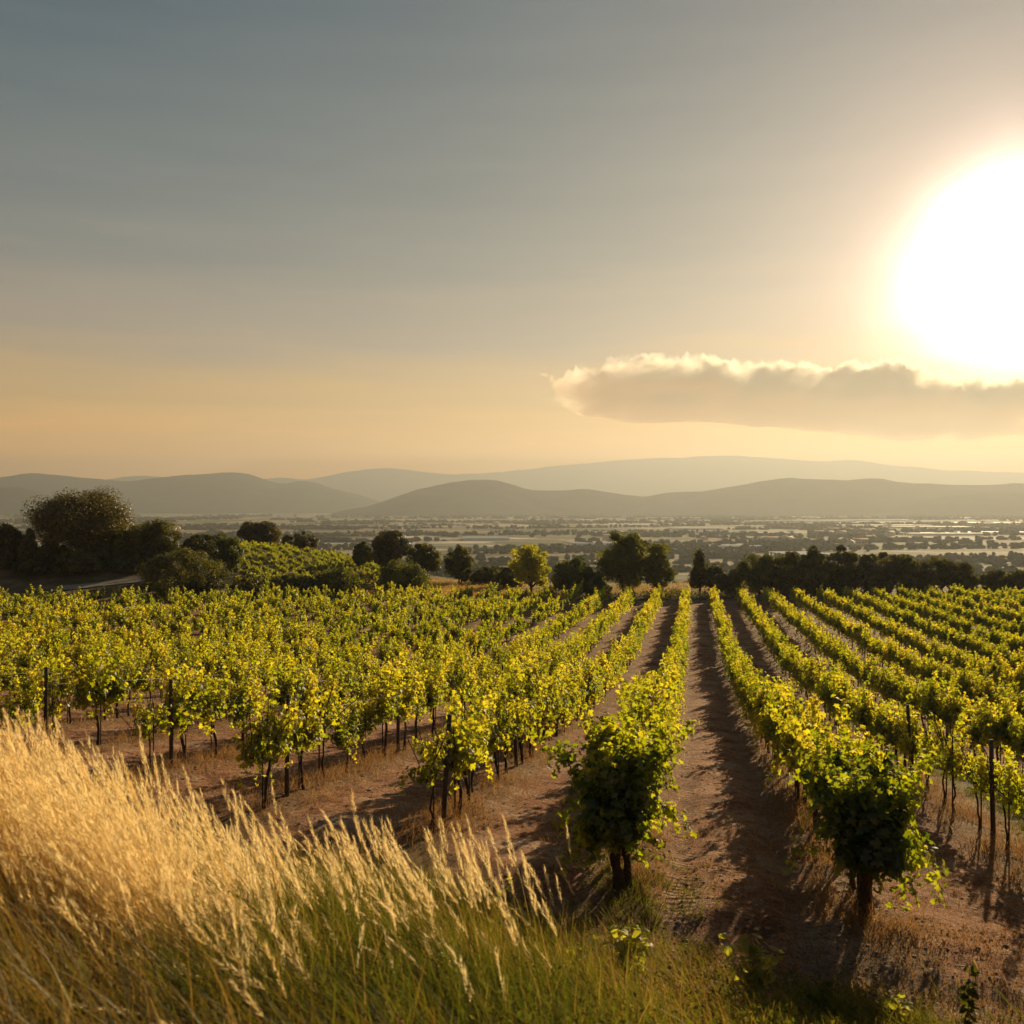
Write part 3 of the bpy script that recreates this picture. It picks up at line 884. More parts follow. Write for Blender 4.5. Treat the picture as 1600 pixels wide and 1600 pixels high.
TREES += [
    ('tree', 'small dark tree right of the gap at the end of the tree belt', 'tree', 1553, 882, 40, 97, 'bush', 'tree_dark', {}),
    ('tree', 'low dark tree at the picture\'s right edge behind the vines', 'tree', 1592, 888, 56, 97, 'bush', 'tree_dark', {}),
    ('tree', 'dark tree behind the left half of the long tree belt', 'tree', 1262, 868, 90, 102, 'bush', 'tree_dark', {}),
]
for i, (nm, lab, cat, xp, yt, wp, D, st, mt, ex) in enumerate(TREES):
    tree(nm, lab, cat, xp, yt, wp, D, st, mt, seed=i * 7, group=G1, **ex)

# understorey closing the gaps below the trees
ug = Geo(); ur = np.random.default_rng(91)


def bramble(g, x, y, wd, h, n, size, r, tint=0.4):
    zg = gz(x, y)
    d = r.normal(0, 1, (n, 3)); d /= np.linalg.norm(d, axis=1)[:, None]
    d[:, 2] = np.abs(d[:, 2])
    P = np.array([x, y, zg]) + d * np.array([wd / 2, wd / 2, h]) * r.random((n, 1)) ** 0.4
    leaves(g, P, d + r.normal(0, .5, (n, 3)), size * r.uniform(.6, 1.3, n), np.clip(r.normal(tint, .15, n), 0, 1), 'rhomb', r)


for i in range(150):
    xp = ur.uniform(-60, 1700)
    if 660 < xp < 800 and ur.random() < .8: continue
    D = ur.uniform(92.5, 97) if xp > 800 else (ur.uniform(92, 99) if xp > 360 else ur.uniform(102, 106))
    bramble(ug, px(xp, D), D, ur.uniform(1.5, 3.5), ur.uniform(0.5, 1.3) * (1.0 if xp > 380 else 1.5), 160, 0.16, ur, 0.35)
tag(link('undergrowth', ug.mesh('undergrowth'), M['tree_dark']), 'dark tangled undergrowth below the line of trees', 'undergrowth', kind='stuff')

# pale dry grass on the strip beyond the vines
dg = Geo()
for i in range(420):
    xp = ur.uniform(540, 1200) if i % 3 else ur.uniform(650, 800); D = ur.uniform(93, 112)
    x, y = px(xp, D), D
    n = 60
    P = np.stack([x + ur.normal(0, .9, n), y + ur.normal(0, .9, n), np.zeros(n)], 1)
    P[:, 2] = gz(P[:, 0], P[:, 1]) + ur.uniform(.1, .5, n)
    leaves(dg, P, ur.normal(0, 1, (n, 3)) * [1, 1, .2], 0.22, np.clip(ur.normal(.7, .2, n), 0, 1), 'rhomb', ur, .25)
tag(link('dry_grass', dg.mesh('dry_grass'), M['straw']), 'pale dry grass on the open strip beyond the vines', 'grass', kind='stuff')

# the hillside vineyard on the knoll
hg = Geo()
for k in range(-22, 23):
    for s in np.arange(-24, 24, 0.9):
        a = -0.62
        x = -31 + k * 1.55 * math.cos(a) - s * math.sin(a) * -1 + ur.normal(0, .2)
        y = 113 + k * 1.55 * math.sin(a) * -1 + s * math.cos(a)
        xp = 800 + x / y * F
        if not (345 < xp < 612) or y < 99 or y > 131: continue
        if 345 < xp < 372 and y < 104: continue
        z = float(gz(x, y))
        put_vine(hg, LOWF2[(k * 7 + int(s * 3)) % 8], x, y, z - 0.35, a + ur.normal(0, .1), np.array([.95, .95, .8]) * ur.uniform(.6, 1.05), -0.14)
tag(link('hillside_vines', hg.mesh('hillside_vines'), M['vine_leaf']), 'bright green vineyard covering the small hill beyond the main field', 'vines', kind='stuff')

# pale path at the foot of the bank on the left
pp = Geo()
PA = [(86, 94.2), (112, 95.0), (150, 96.5), (190, 98.2), (222, 99.6), (262, 102)]
row = []
for xp, D in PA:
    x = px(xp, D)
    row.append((x, D))
row = np.array(row)
tt = np.linspace(0, len(row) - 1, 40)
cx = np.interp(tt, range(len(row)), row[:, 0]); cyy = np.interp(tt, range(len(row)), row[:, 1])
pv = []
for a, b in zip(cx, cyy):
    for off_ in np.linspace(-1.3, 1.3, 5):
        pv.append((a, b + off_, float(gz(a, b + off_, False)) + 0.10))
q = [(i * 5 + j, i * 5 + j + 1, i * 5 + j + 6, i * 5 + j + 5) for i in range(39) for j in range(4)]
pp.add(pv, [q])
M['path'] = plain_mat('pale_path', (0.20, 0.16, 0.12), (0.32, 0.26, 0.20), 0.8)
tag(link('path', pp.mesh('path'), M['path']), kind='structure')


# ------------------------------------------------------------------ the valley: woods, houses, greenhouses
ico = None
import bmesh
bm = bmesh.new(); bmesh.ops.create_icosphere(bm, subdivisions=2, radius=1.0)
icoV = np.array([v.co[:] for v in bm.verts]); icoF = np.array([[v.index for v in f.verts] for f in bm.faces]); bm.free()
wg = Geo(); wr_ = np.random.default_rng(404)


def clump(x, y, w_, h_):
    n = _hash(np.arange(len(icoV)), np.full(len(icoV), int(abs(x) * 3) % 9999), 3)
    V = icoV * (0.6 + 0.6 * n[:, None])
    h_ *= .75
    V = V * [w_ / 2, w_ / 2, h_ * 0.55] + [x, y, float(gz(x, y, False)) + h_ * 0.42]
    wg.add(V, [icoF], wr_.uniform(.2, .8))


# hedgerow lines, groves, scattered trees
for i in range(190):
    D = math.exp(wr_.uniform(math.log(520), math.log(4300)))
    x = wr_.uniform(-.62, .62) * D
    ang = wr_.choice([0.35, 0.35 + math.pi / 2, 0.2, -0.1]) + wr_.normal(0, .05)
    if abs(math.sin(ang)) > .8 and wr_.random() < .5: continue
    Ln = wr_.uniform(60, 420) * (0.6 + D / 2500); st = wr_.uniform(4, 7) * (0.6 + D / 2200)
    for s in np.arange(0, Ln, st):
        if wr_.random() < .12: continue
        clump(x + math.cos(ang) * s + wr_.normal(0, 2), D + math.sin(ang) * s + wr_.normal(0, 2), st * wr_.uniform(.7, 2.1), wr_.uniform(3, 11) * (0.7 + D / 6000))
for i in range(30):
    D = math.exp(wr_.uniform(math.log(560), math.log(4300)))
    x = wr_.uniform(-.62, .62) * D
    R_ = wr_.uniform(20, 60) * (0.5 + D / 1600)
    for q in range(int(30 + R_ / 3)):
        clump(x + wr_.normal(0, R_), D + wr_.normal(0, R_ * .5), wr_.uniform(5, 13) * (0.6 + D / 3000), wr_.uniform(4, 12) * (0.7 + D / 6000))
M['far_wood'] = plain_mat('far_wood', (0.035, 0.042, 0.02), (0.085, 0.085, 0.035), 0.15, 0.95, 0.0, spec=0.0)
tag(link('woods', wg.mesh('woods'), M['far_wood']), 'far groves and hedgerows spread across the hazy valley', 'woods', kind='stuff')

M['white_wall'] = plain_mat('white_wall', (0.55, 0.50, 0.42), (0.68, 0.62, 0.54), 0.3, 0.8, 0.0)
M['roof'] = plain_mat('roof_tile', (0.34, 0.25, 0.18), (0.46, 0.34, 0.25), 0.6, 0.8, 0.0)
M['plastic'] = plain_mat('greenhouse_plastic', (0.6, 0.56, 0.48), (0.75, 0.70, 0.6), 0.05, 0.7, 0.0, spec=0.3)
M['dark_glass'] = plain_mat('window_dark', (0.02, 0.02, 0.02), (0.04, 0.035, 0.03), 1.0, 0.3, 0.0)
hw = Geo(); hw.box(-8, 8, -5, 5, -1, 6)
hw.add([(-8, -5, 6), (-8, 5, 6), (-8, 0, 8.3), (8, -5, 6), (8, 5, 6), (8, 0, 8.3)], [[(0, 2, 1), (3, 4, 5)]])
HW = hw.mesh('wall'); HW.materials.append(M['white_wall'])
hr = Geo()
for s in (-1, 1):
    a = np.array([(-8.6, s * 5.8, 5.75), (8.6, s * 5.8, 5.75), (8.6, 0, 8.6), (-8.6, 0, 8.6)]); b = a + [0, 0, -0.0]
    b = a + [0, 0, 0.25]
    hr.add(np.concatenate([a, b]), [[(0, 1, 2, 3), (4, 7, 6, 5), (0, 4, 5, 1), (1, 5, 6, 2), (2, 6, 7, 3), (3, 7, 4, 0)]])
HR = hr.mesh('roof'); HR.materials.append(M['roof'])
WN = []
for wx in (-5, -1.8, 1.8, 5):
    g_ = Geo(); g_.box(wx - .6, wx + .6, -5.06, -4.98, 2.8, 4.4)
    me = g_.mesh('window'); me.materials.append(M['dark_glass']); WN.append(me)
spots = []
for cxp, cD, nn in ((1330, 1500, 6), (1260, 1150, 4), (1150, 1250, 3), (930, 1250, 3), (640, 1900, 4), (760, 2100, 3), (1480, 1750, 4), (1080, 2000, 3), (260, 1700, 3)):
    for q in range(nn):
        D = cD * (1 + wr_.normal(0, .05)); spots.append((px(cxp, cD) + wr_.normal(0, 38), D))
for i, (x, y) in enumerate(spots):
    o = link('farmhouse', None, loc=(x, y, float(gz(x, y, False))))
    o.rotation_euler = (0, 0, wr_.uniform(-.5, .5) + (math.pi / 2 if wr_.random() < .2 else 0))
    s = wr_.uniform(.6, 1.0); o.scale = (s, s, s)
    tag(o, 'pale farmhouse, a tiny speck among trees in the hazy valley', 'house', 'tiny farmhouses scattered over the valley')
    link('wall', HW, parent=o); link('roof', HR, parent=o)
    for me in WN: link('window', me, parent=o)
ga = np.linspace(0, math.pi, 9)
gg = Geo()
prof_ = np.stack([np.cos(ga) * 4.5, np.sin(ga) * 3.6], 1)
for b in range(7):
    V = [(sx * 0.5, p_[0] + b * 9.2, p_[1]) for sx in (-1, 1) for p_ in prof_]
    gg.add(V, [[(i, i + 1, i + 10, i + 9) for i in range(8)], [list(range(9)), list(range(17, 8, -1))]])
GH = gg.mesh('greenhouse'); GH.materials.append(M['plastic'])
for i, (xp, D, Ln) in enumerate([(1450, 2300, 420), (1560, 2350, 260), (1255, 2650, 300), (1330, 2900, 380), (1090, 1750, 90), (1510, 3300, 500), (1575, 1500, 120), (1490, 1450, 130),
                                 (1210, 1500, 70), (955, 1560, 60), (700, 2200, 90), (640, 2150, 60), (1150, 1000, 60), (1060, 3300, 200), (880, 3000, 110), (450, 3600, 160),
                                 (280, 1850, 60), (1440, 1900, 200), (1270, 820, 40), (1380, 2050, 220), (760, 1250, 60), (930, 1080, 50)]):
    x = px(xp, D)
    o = link('greenhouse', GH, loc=(x, D, float(gz(x, D, False)) - 0.2)); o.scale = (Ln, 1, 1); o.rotation_euler = (0, 0, wr_.normal(0, .12))
    tag(o, 'long pale greenhouse tunnel glinting in the hazy valley', 'greenhouse', 'greenhouse tunnels in the valley')


# ------------------------------------------------------------------ foreground grass
def ribbons(g, base, tipoff, width, tint, bend, nseg=5, r=rng):
    """many grass blades at once: base (n,3), tip offset (n,3), sag bend"""
    n = len(base)
    s = np.linspace(0, 1, nseg + 1)[None, :, None]
    up = np.zeros((n, 1, 3)); up[..., 2] = np.linalg.norm(tipoff, axis=1)[:, None]
    ctrl = base[:, None] + up * 0.50 * (1 - bend[:, None, None] * .4) + tipoff[:, None] * np.array([0.22, .22, 0])
    P = (1 - s) ** 2 * base[:, None] + 2 * s * (1 - s) * ctrl + s ** 2 * (base + tipoff)[:, None]
    a = r.uniform(0, np.pi, n)
    sd = np.stack([np.cos(a), np.sin(a), np.zeros(n)], 1)[:, None]
    wd = (width[:, None, None] * (1 - s ** 1.6 * 0.85)) / 2
    V = np.stack([P - sd * wd, P + sd * wd], 2).reshape(n, -1, 3)
    k = 2 * (nseg + 1)
    q = np.array([(2 * i, 2 * i + 1, 2 * i + 3, 2 * i + 2) for i in range(nseg)])
    Fq = (q[None] + (np.arange(n) * k)[:, None, None]).reshape(-1, 4)
    g.add(V.reshape(-1, 3), [Fq], np.repeat(tint, k))
    return P


def plumes(g, P, L, width, tint, nsp=34, r=rng):
    """feathery seed heads along the end of each stem path P (n,m,3)"""
    n = len(P)
    a = P[:, -2]; b = P[:, -1]
    d = b - a; d /= np.linalg.norm(d, axis=1)[:, None]
    d = d + r.normal(0, .06, d.shape)
    s = r.random((n, nsp))
    prof = np.sin(np.pi * np.clip(s * 0.93 + 0.05, 0, 1)) ** 0.7
    c = b[:, None] + d[:, None] * ((s - 0.25) * L[:, None])[..., None]
    rd = r.normal(0, 1, (n, nsp, 3)); rd /= np.linalg.norm(rd, axis=2)[..., None]
    c = c + rd * (prof * width[:, None])[..., None] * 0.5
    ln = (0.014 + 0.034 * r.random((n, nsp)))[..., None]
    dd = d[:, None] * 1.0 + rd * 0.42
    tip = c + dd * ln
    sd = np.cross(dd, rd); sd /= np.linalg.norm(sd, axis=2)[..., None] + 1e-9
    wv = sd * 0.0019
    V = np.stack([c - wv, c + wv, tip], 2).reshape(-1, 3)
    Fc = np.arange(n * nsp * 3).reshape(-1, 3)
    g.add(V, [Fc], np.repeat(np.clip(np.repeat(tint, nsp) + r.normal(0, .1, n * nsp), 0, 1), 3))


fr = np.random.default_rng(2024)
gd = Geo(); gp_ = Geo(); gg2 = Geo()


def sample_bank(n, xr0, xr1, y0, y1, r):
    """points in the view fan"""
    y = np.sqrt(r.uniform(y0 ** 2, y1 ** 2, n))
    xp = r.uniform(xr0, xr1, n)
    return (xp - 800) / F * y, y, xp


def edge_y(x):
    """depth at which the grass bank ends, for a given x"""
    return 9.0 - 0.30 * x + 0.5 * (fbm(x * 0.8, x * 0, 2, 12) - .5) * 2


# tall golden stems with plumes, thick on the left, thinning to the right
n = 27000
x, y, xp = sample_bank(n, -350, 1080, 3.3, 8.2, fr)
p = np.clip(1.05 - np.clip(xp, 0, 2000) / 900, 0.0, 1) ** 1.4 * sstep(3.4, 5.0, y + fr.normal(0, .3, n)) * (1 - .72 * sstep(280, 560, xp))
clumpn = fbm(x * 2.3, y * 1.5, 3, 77)
keep = (fr.random(n) < p * (0.10 + 1.6 * np.clip((clumpn - .42) * 3.2, 0, 1))) & (y < edge_y(x) - 0.4)
x, y, xp = x[keep], y[keep], xp[keep]; n = len(x)
hgt = (0.42 + 0.64 * fr.random(n) ** 2.4) * (1.0 - 0.34 * sstep(60, 420, xp)) * (0.80 + 0.5 * clumpn[keep])
lean = 0.22 + 0.30 * fr.random(n) + 0.10 * sstep(300, 800, xp)
base = np.stack([x, y, gz(x, y) - 0.03], 1)
tip = np.stack([-hgt * lean + fr.normal(0, .07, n), fr.normal(0, .12, n), hgt * np.sqrt(1 - np.clip(lean, 0, .85) ** 2)], 1)
ti = np.clip(fr.normal(.6, .16, n), 0.2, 1)
Pp = ribbons(gd, base, tip, np.full(n, .0042), ti, np.full(n, .2), 7, fr)
plumes(gp_, Pp, 0.16 + 0.16 * fr.random(n), 0.010 + .013 * fr.random(n), np.clip(ti + .28, 0, 1), 64, fr)
# a few taller single plumes standing clear
n = 210
x, y, xp = sample_bank(n, -100, 930, 4.2, 8.0, fr)
keep = y < edge_y(x) - 0.3
x, y, xp = x[keep], y[keep], xp[keep]; n = len(x)
hgt = fr.uniform(.70, 1.1, n) * (1.05 - .2 * sstep(0, 500, xp)); lean = fr.uniform(.10, .42, n)
base = np.stack([x, y, gz(x, y) - 0.03], 1)
tip = np.stack([-hgt * lean, fr.normal(0, .12, n), hgt * np.sqrt(1 - lean ** 2)], 1)
Pp = ribbons(gd, base, tip, np.full(n, .004), np.full(n, .7), np.full(n, .2), 7, fr)
plumes(gp_, Pp, fr.uniform(.20, .34, n), fr.uniform(.016, .024, n), np.full(n, .8), 90, fr)
# fine leaf blades below them
n = 46000
x, y, xp = sample_bank(n, -350, 1150, 3.1, 8.4, fr)
p = np.clip(1.1 - np.clip(xp, 0, 2000) / 1150, 0.0, 1)
keep = (fr.random(n) < p) & (y < edge_y(x) - 0.2)
x, y, xp = x[keep], y[keep], xp[keep]; n = len(x)
hgt = 0.20 + 0.42 * fr.random(n) * (1.0 - 0.3 * sstep(100, 500, xp))
lean = 0.35 + 0.4 * fr.random(n)
base = np.stack([x, y, gz(x, y) - 0.02], 1)
tip = np.stack([-hgt * lean + fr.normal(0, .12, n), fr.normal(0, .15, n), hgt * np.sqrt(1 - np.clip(lean, 0, .85) ** 2)], 1)
green = np.clip(fbm(x * .9, y * .9, 2, 31) * 1.6 - .5 + sstep(350, 900, xp) * .35, 0, 1)
ti = np.clip(fr.normal(.36, .16, n) - .38 * green + .12 * sstep(4, 6, y), 0, 1)
ribbons(gd, base, tip, 0.005 + .004 * fr.random(n), ti, np.full(n, .3), 5, fr)
tag(link('tall_grass', gd.mesh('tall_grass'), M['straw']), 'tall wind-bent golden dry grass on the near bank', 'grass', kind='stuff')
tag(link('grass_seed_heads', gp_.mesh('grass_seed_heads'), M['plume']), 'feathery golden seed heads of the tall dry grass', 'grass', kind='stuff')

# green grass of the bank, middle and right
n = 90000
x, y, xp = sample_bank(n, 250, 1950, 3.5, 9.4, fr)
dens = (0.15 + 0.85 * sstep(.38, .6, fbm(x * 1.1 + 9, y * 1.1, 3, 55)))
keep = (y < edge_y(x) + fr.normal(0, .18, n)) & (fr.random(n) < dens * (0.35 + .65 * sstep(250, 700, xp)) * (1 - .35 * sstep(1000, 1300, xp)))
x, y, xp = x[keep], y[keep], xp[keep]; n = len(x)
hgt = (0.14 + 0.38 * fr.random(n)) * (1.2 - 0.65 * sstep(700, 1200, xp)) * (0.6 + .9 * fbm(x * 1.7, y * 1.7, 2, 5))
base = np.stack([x, y, gz(x, y) - 0.02], 1)
az = fr.uniform(0, 2 * np.pi, n); ln_ = .25 + .5 * fr.random(n)
tip = np.stack([hgt * (np.cos(az) * ln_ - .42), hgt * np.sin(az) * ln_, hgt * .85], 1)
ti = np.clip(fr.normal(.60, .24, n) + .7 * (fbm(x * 1.3, y * 1.3, 3, 19) - .5), 0, 1)
ribbons(gg2, base, tip, 0.006 + .005 * fr.random(n), ti, np.full(n, .4), 4, fr)
# broad little weed leaves among it
n = 26000
x, y, xp = sample_bank(n, 500, 1900, 3.8, 9.3, fr)
keep = (y < edge_y(x) - 0.1) & (fbm(x * 1.5 + 4, y * 1.5, 3, 65) > .47)
x, y, xp = x[keep], y[keep], xp[keep]; n = len(x)
P = np.stack([x, y, gz(x, y) + fr.random(n) ** 1.3 * .32 * (1.1 - .5 * sstep(800, 1300, xp))], 1)
leaves(gg2, P, fr.normal(0, .6, (n, 3)) + [0, 0, .8], fr.uniform(.02, .045, n), np.clip(fr.normal(.45, .15, n), 0, 1), 'rhomb', fr, .8)
tag(link('green_grass', gg2.mesh('green_grass'), M['green_grass']), 'short green grass and weeds covering the near bank', 'grass', kind='stuff')

# dead weeds and straw under the rows and over the soil
dw = Geo()
for (n, spread, ka, kb, y0, y1, hmax) in ((52000, .30, -9, 7, 9, 42, .26), (22000, .28, -4, 4, 9, 20, .30), (12000, .9, -3, 5, 8, 14, .11), (14000, 1.0, 0, 6, 7.0, 9.5, .10)):
    k = fr.integers(ka, kb, n); y = np.exp(fr.uniform(math.log(y0), math.log(y1), n))
    x0 = X0L1 + k * ROWS + fr.normal(0, spread, n)
    x = x0 + TAN * y
    keep = (ugrid(x, y) > (-.6 if y1 > 9.6 else -3.2)) & (np.abs(x) < .6 * y + 1) & (fbm(x * 1.3, y * 1.3, 3, 15) > .40)
    x, y = x[keep], y[keep]; n = len(x)
    h = hmax * fr.random(n) ** 1.4 + .03
    base = np.stack([x, y, gz(x, y) - .01], 1)
    tip = np.stack([fr.normal(0, .6, n) * h, fr.normal(0, .6, n) * h, h], 1)
    ribbons(dw, base, tip, .005 + .005 * fr.random(n), np.clip(fr.normal(.5, .2, n), 0, 1), np.full(n, .2), 3, fr)
# loose litter lying on the soil
n = 60000
y = np.exp(fr.uniform(math.log(6.5), math.log(30), n)); x = fr.uniform(-.6, .6, n) * y
keep = (ugrid(x, y) > -3.2) & (fbm(x * 1.1, y * 1.1, 3, 25) > .46)
x, y = x[keep], y[keep]; n = len(x)
P = np.stack([x, y, gz(x, y) + .012], 1)
leaves(dw, P, fr.normal(0, .45, (n, 3)) + [0, 0, 1], fr.uniform(.012, .045, n), np.clip(fr.normal(.5, .25, n), 0, 1), 'rhomb', fr, .35)
tag(link('dead_weeds', dw.mesh('dead_weeds'), M['dry_weed']), 'dead orange-brown weeds and leaf litter on the vineyard soil', 'weeds', kind='stuff')

# clods and pebbles
pb = Geo()
n = 15000
y = np.exp(fr.uniform(math.log(6.8), math.log(34), n)); x = fr.uniform(-.6, .6, n) * y
keep = (ugrid(x, y) > -3.0) & (fbm(x * .9, y * .9, 3, 99) > .42); x, y = x[keep], y[keep]; n = len(x)
octV = np.array([(1, 0, 0), (0, 1, 0), (-1, 0, 0), (0, -1, 0), (0, 0, 1), (0, 0, -1), (.6, .6, .5), (-.6, -.6, .5)], float)
bm = bmesh.new(); bmesh.ops.create_icosphere(bm, subdivisions=1, radius=1.0)
i1V = np.array([v.co[:] for v in bm.verts]); i1F = np.array([[v.index for v in f.verts] for f in bm.faces]); bm.free()
sz = .007 + .020 * fr.random(n) ** 3
V = i1V[None] * (1 + fr.normal(0, .22, (n, len(i1V), 1))) * sz[:, None, None] * np.array([1.3, 1, .5])
V = V + np.stack([x, y, gz(x, y) + sz * .1], 1)[:, None]
Fp = (i1F[None] + (np.arange(n) * len(i1V))[:, None, None]).reshape(-1, 3)
pb.add(V.reshape(-1, 3), [Fp])
M['pebble'] = plain_mat('pebble', (0.16, 0.10, 0.07), (0.38, 0.29, 0.23), 1.3, 0.9, 0.1)
tag(link('pebbles', pb.mesh('pebbles'), M['pebble']), 'small stones and clods strewn over the vineyard soil', 'pebbles', kind='stuff')

# green tufts: the patch between the rows and by the front trunks
gt = Geo()
n = 16000
y = fr.uniform(13, 24, n); x = 5.6 + fr.normal(0, .38, n) + TAN * y
y2 = fr.uniform(9.4, 11.5, 2500); x2 = X0L1 + .2 + fr.normal(0, .35, 2500) + TAN * y2
y3 = fr.uniform(8.6, 9.6, 1200); x3 = X0L1 + .6 + fr.normal(0, .45, 1200) + TAN * y3
x = np.concatenate([x, x2, x3]); y = np.concatenate([y, y2, y3])
keep = fbm(x * 1.9, y * 1.9, 3, 35) > .46; x, y = x[keep], y[keep]; n = len(x)
h = .03 + .09 * fr.random(n)
ribbons(gt, np.stack([x, y, gz(x, y) - .01], 1), np.stack([fr.normal(0, .6, n) * h, fr.normal(0, .6, n) * h, h], 1), .006 + .005 * fr.random(n), np.clip(fr.normal(.45, .15, n), 0, 1), np.full(n, .2), 2, fr)
tag(link('ground_cover', gt.mesh('ground_cover'), M['green_grass']), 'low green ground cover between the vine rows', 'ground cover', kind='stuff')


# ------------------------------------------------------------------ single leafy plants on the bank
def leafy_plant(label, xp, yp_base, D, h, seed, size=.06, bush=1.0, mat='green_grass', nst=5):
    r = np.random.default_rng(seed)
    x = px(xp, D); z = float(gz(x, D))
    o = link('leafy_weed', None, loc=(x, D, z)); tag(o, label, 'plant', 'leafy weeds along the edge of the bank')
    st = Geo(); lf = Geo()
    for s in range(nst):
        a = r.uniform(0, 6.28); le = r.uniform(.1, .45) * bush
        hh = h * r.uniform(.6, 1)
        t_ = np.linspace(0, 1, 7)
        path = np.stack([math.cos(a) * le * hh * t_ ** 1.4, math.sin(a) * le * hh * t_ ** 1.4, hh * t_ - .03], 1)
        st.tube(path, np.linspace(.005, .002, 7), 5)
        n = int(hh / .017)
        q = r.uniform(.2, 1.02, n)
        P = np.stack([np.interp(q, t_, path[:, i]) for i in range(3)], 1)
        d = r.normal(0, 1, (n, 3)); d[:, 2] = abs(d[:, 2]) * .4; d /= np.linalg.norm(d, axis=1)[:, None]
        P += d * size * .7
        leaves(lf, P, d * .5 + [0, 0, .8] + r.normal(0, .35, (n, 3)), size * r.uniform(.6, 1.2, n), np.clip(r.normal(.42, .12, n), 0, 1), 'hex', r, .75)
    link('stem', st.mesh('stem'), M['stake'], parent=o)
    link('leaves', lf.mesh('leaves'), M[mat], parent=o)


leafy_plant('tall leafy weed with rounded leaves, left of the other bank weeds', 985, 1530, 7.5, .56, 1, .085, 1.0, nst=7, mat='tree_yellow')  # brighter tree_yellow leaves on these weeds: sunlight put into their colour
leafy_plant('leafy weed with a pointed tip in the middle of the bank edge', 1180, 1590, 7.25, .58, 2, .085, 1.0, nst=7, mat='tree_yellow')
leafy_plant('upright narrow leafy weed near the lower right corner', 1512, 1600, 7.1, .60, 3, .06, .2, nst=3)
leafy_plant('small low leafy weed right of the pointed-tip weed', 1272, 1600, 7.2, .28, 4, .07, 1.3, nst=5)
leafy_plant('yellow-green leafy weed where the golden grass thins out', 800, 1470, 7.4, .62, 5, .055, 1.1, nst=7, mat='tree_yellow')  # from here on too, the brighter leaf material paints in sunlight
leafy_plant('round-leaved green weed beside the tallest bank weed', 905, 1560, 7.2, .38, 6, .05, 1.0, nst=6, mat='tree_yellow')
leafy_plant('low yellowish weed between the narrow weed and the small low one', 1400, 1590, 7.2, .32, 7, .06, 1.2, nst=6, mat='tree_yellow')

# a dead twig lying in the weeds
tw = Geo(); tx, ty = px(1070, 6.3), 6.3; tz = float(gz(tx, ty))
tw.tube([(tx - .22, ty, tz + .34), (tx - .05, ty, tz + .24), (tx + .1, ty - .02, tz + .12), (tx + .24, ty, tz + .02)], [.003, .004, .006, .006], 6)
tag(link('twig', tw.mesh('twig', True), M['bark']), 'bare brown twig slanting through the weeds at the bottom of the bank', 'twig')

# ------------------------------------------------------------------ cloud bank below the sun, far outside the haze
def vol_mat(name, color, dens, aniso, surf=False):
    m, t = new_mat(name)
    v = t.node('ShaderNodeVolumePrincipled', {'Color': color, 'Density': dens, 'Anisotropy': aniso})
    t.node('ShaderNodeOutputMaterial', {'Volume': v.outputs[0]})
    return m


def cloud_mat(name, dens):
    m, t = new_mat(name)
    co = t.node('ShaderNodeTexCoord').outputs['Object']
    sc = t.vm('MULTIPLY', co, (0.0009, 0.0009, 0.0016)).outputs[0]
    n = t.noise(sc, 1.0, 5, 0.62)
    xx = t.m('DIVIDE', t.node('ShaderNodeSeparateXYZ', {0: co}).outputs[0], 9000.0)
    n = t.m('ADD', n, t.m('MULTIPLY', t.m('SUBTRACT', t.ramp(xx, [(0.07, 0.0), (0.34, 1.0)]), 1.0), 0.17))
    hz = t.m('DIVIDE', t.node('ShaderNodeSeparateXYZ', {0: co}).outputs[2], 3200.0)
    n = t.m('SUBTRACT', n, t.ramp(hz, [(0.40, 0.20), (0.56, 0.0)]))
    d = t.m('MULTIPLY', t.ramp(n, [(0.36, 0.0), (0.48, 0.30), (0.66, 1.0)]), dens)
    v = t.node('ShaderNodeVolumePrincipled', {'Color': (0.68, 0.64, 0.60), 'Density': d, 'Anisotropy': 0.5})
    t.node('ShaderNodeOutputMaterial', {'Volume': v.outputs[0]})
    return m


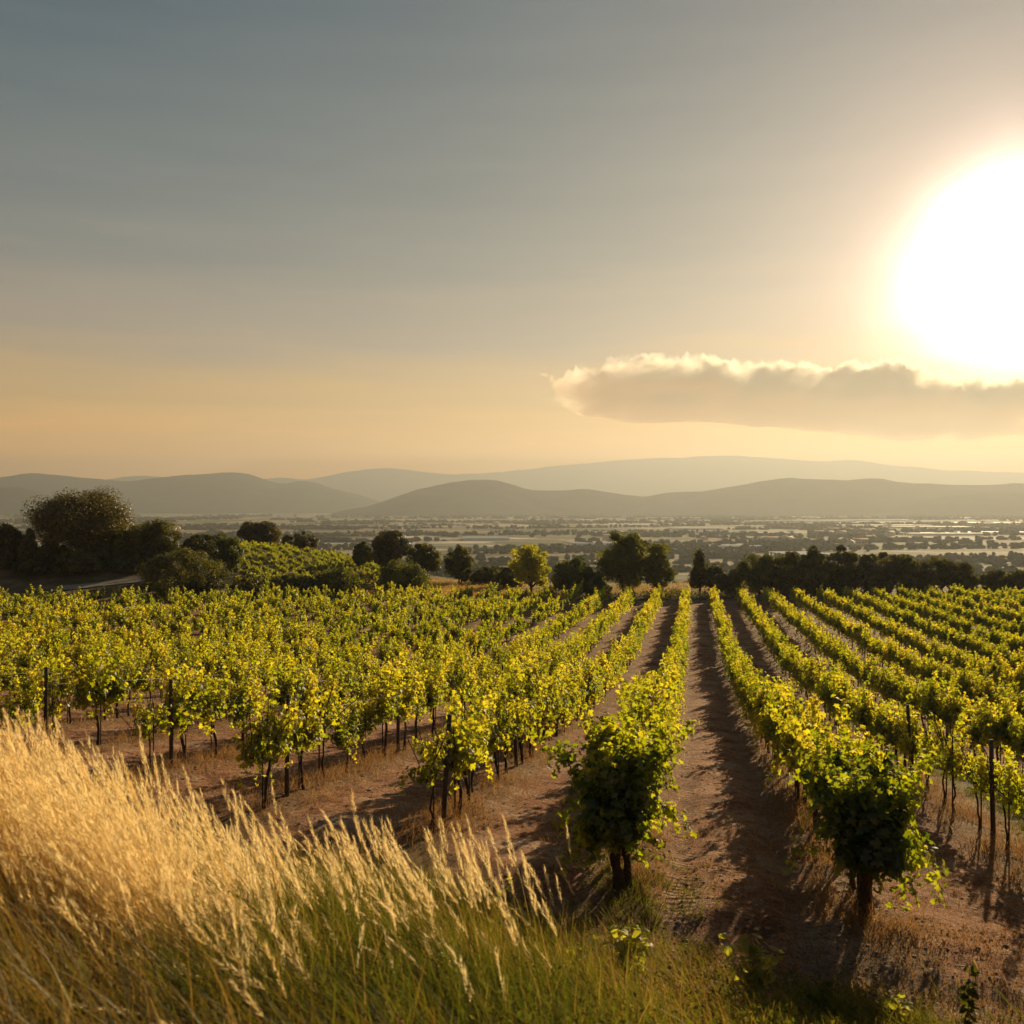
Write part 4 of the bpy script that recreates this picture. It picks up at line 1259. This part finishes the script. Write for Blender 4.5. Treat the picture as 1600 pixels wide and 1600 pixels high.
def cloud(name, label, D, top, bot, depth, seed, dens, nx=520, ny=70, billow=1.0):
    """top / bot: skyline points (x px, y px)"""
    tp = np.array(top, float); bt = np.array(bot, float)
    xs = np.linspace(tp[0, 0], tp[-1, 0], nx)
    zt = (HY - np.interp(xs, tp[:, 0], tp[:, 1])) / F * D
    zb = (HY - np.interp(xs, bt[:, 0], bt[:, 1])) / F * D
    v = np.linspace(-1, 1, ny)
    Xg, Vg = np.meshgrid(px(xs, D), v, indexing='ij')
    Yg = D + Vg * depth
    fade = np.clip(1 - np.abs(Vg) ** 2.2, 0, 1)
    sc_ = D / F * 60
    n = 1 - np.abs(2 * fbm(Xg / sc_, Yg / sc_, 4, seed, .5) - 1) * 1.9
    n2 = 1 - np.abs(2 * fbm(Xg / sc_ * 3.3, Yg / sc_ * 3.3, 3, seed + 5, .6) - 1) * 1.9
    thick = (zt - zb)[:, None]
    mid = (zb * 0.72 + zt * 0.28)[:, None]
    up = (thick * 0.70 * (fade * (0.80 + 0.22 * n + .06 * n2) ) + D / F * billow * (4.0 * n2 + 6 * n - 8) * np.clip(thick / (D / F * 30), 0, 1))
    dn = thick * 0.30 * fade * (0.7 + 0.6 * fbm(Xg / sc_ / 1.2, Yg / sc_, 3, seed + 3)) + D / F * 2.5 * (n2 - .6)
    up = np.maximum(up, 0) * (fade > 0); dn = np.maximum(dn, 0) * (up > 0)
    up[0] = 0; up[-1] = 0; dn[0] = 0; dn[-1] = 0
    A = np.stack([Xg, Yg, mid + up], -1).reshape(-1, 3); B = np.stack([Xg, Yg, mid - dn], -1).reshape(-1, 3)
    i = np.arange(nx - 1)[:, None] * ny; j = np.arange(ny - 1)[None]
    Q = np.stack([i + j, i + ny + j, i + ny + j + 1, i + j + 1], -1).reshape(-1, 4)
    T_ = (up + dn).reshape(-1)
    keep = T_[Q].max(axis=1) > 1e-6
    Q = Q[keep]
    V = np.concatenate([A, B])
    Qb = Q[:, ::-1] + len(A)
    z0 = T_ <= 1e-6
    remap = np.arange(len(V)); idx = np.where(z0)[0]; remap[idx + len(A)] = idx
    Qb = remap[Qb]
    o = link(name, mesh_np(name, V, [Q, Qb], smooth=True), cloud_mat('cloud_' + str(seed), dens))
    return tag(o, label, 'cloud')


cloud('cloud', 'long flat-bottomed cloud bank with a bright upper rim, below the sun', 20000,
      [(835, 606), (850, 600), (880, 585), (905, 577), (950, 567), (1000, 560), (1050, 560), (1110, 565), (1150, 571), (1180, 574), (1235, 572), (1270, 580), (1310, 576), (1330, 567),
       (1380, 570), (1430, 577), (1480, 590), (1560, 594), (1650, 590), (1800, 600), (1950, 640)],
      [(835, 606), (870, 626), (920, 646), (1000, 654), (1100, 650), (1180, 662), (1290, 668), (1360, 676), (1450, 684), (1600, 680), (1800, 670), (1950, 640)],
      2600, 7, 0.0072, billow=3.6)

# ------------------------------------------------------------------ the hazy evening air
HZ = Geo(); HZ.box(-14500, 14500, -900, 12500, -90, 560)
tag(link('haze', HZ.mesh('haze'), vol_mat('haze_air', (0.34, 0.36, 0.385), 1.8e-4, 0.45)), kind='stuff')
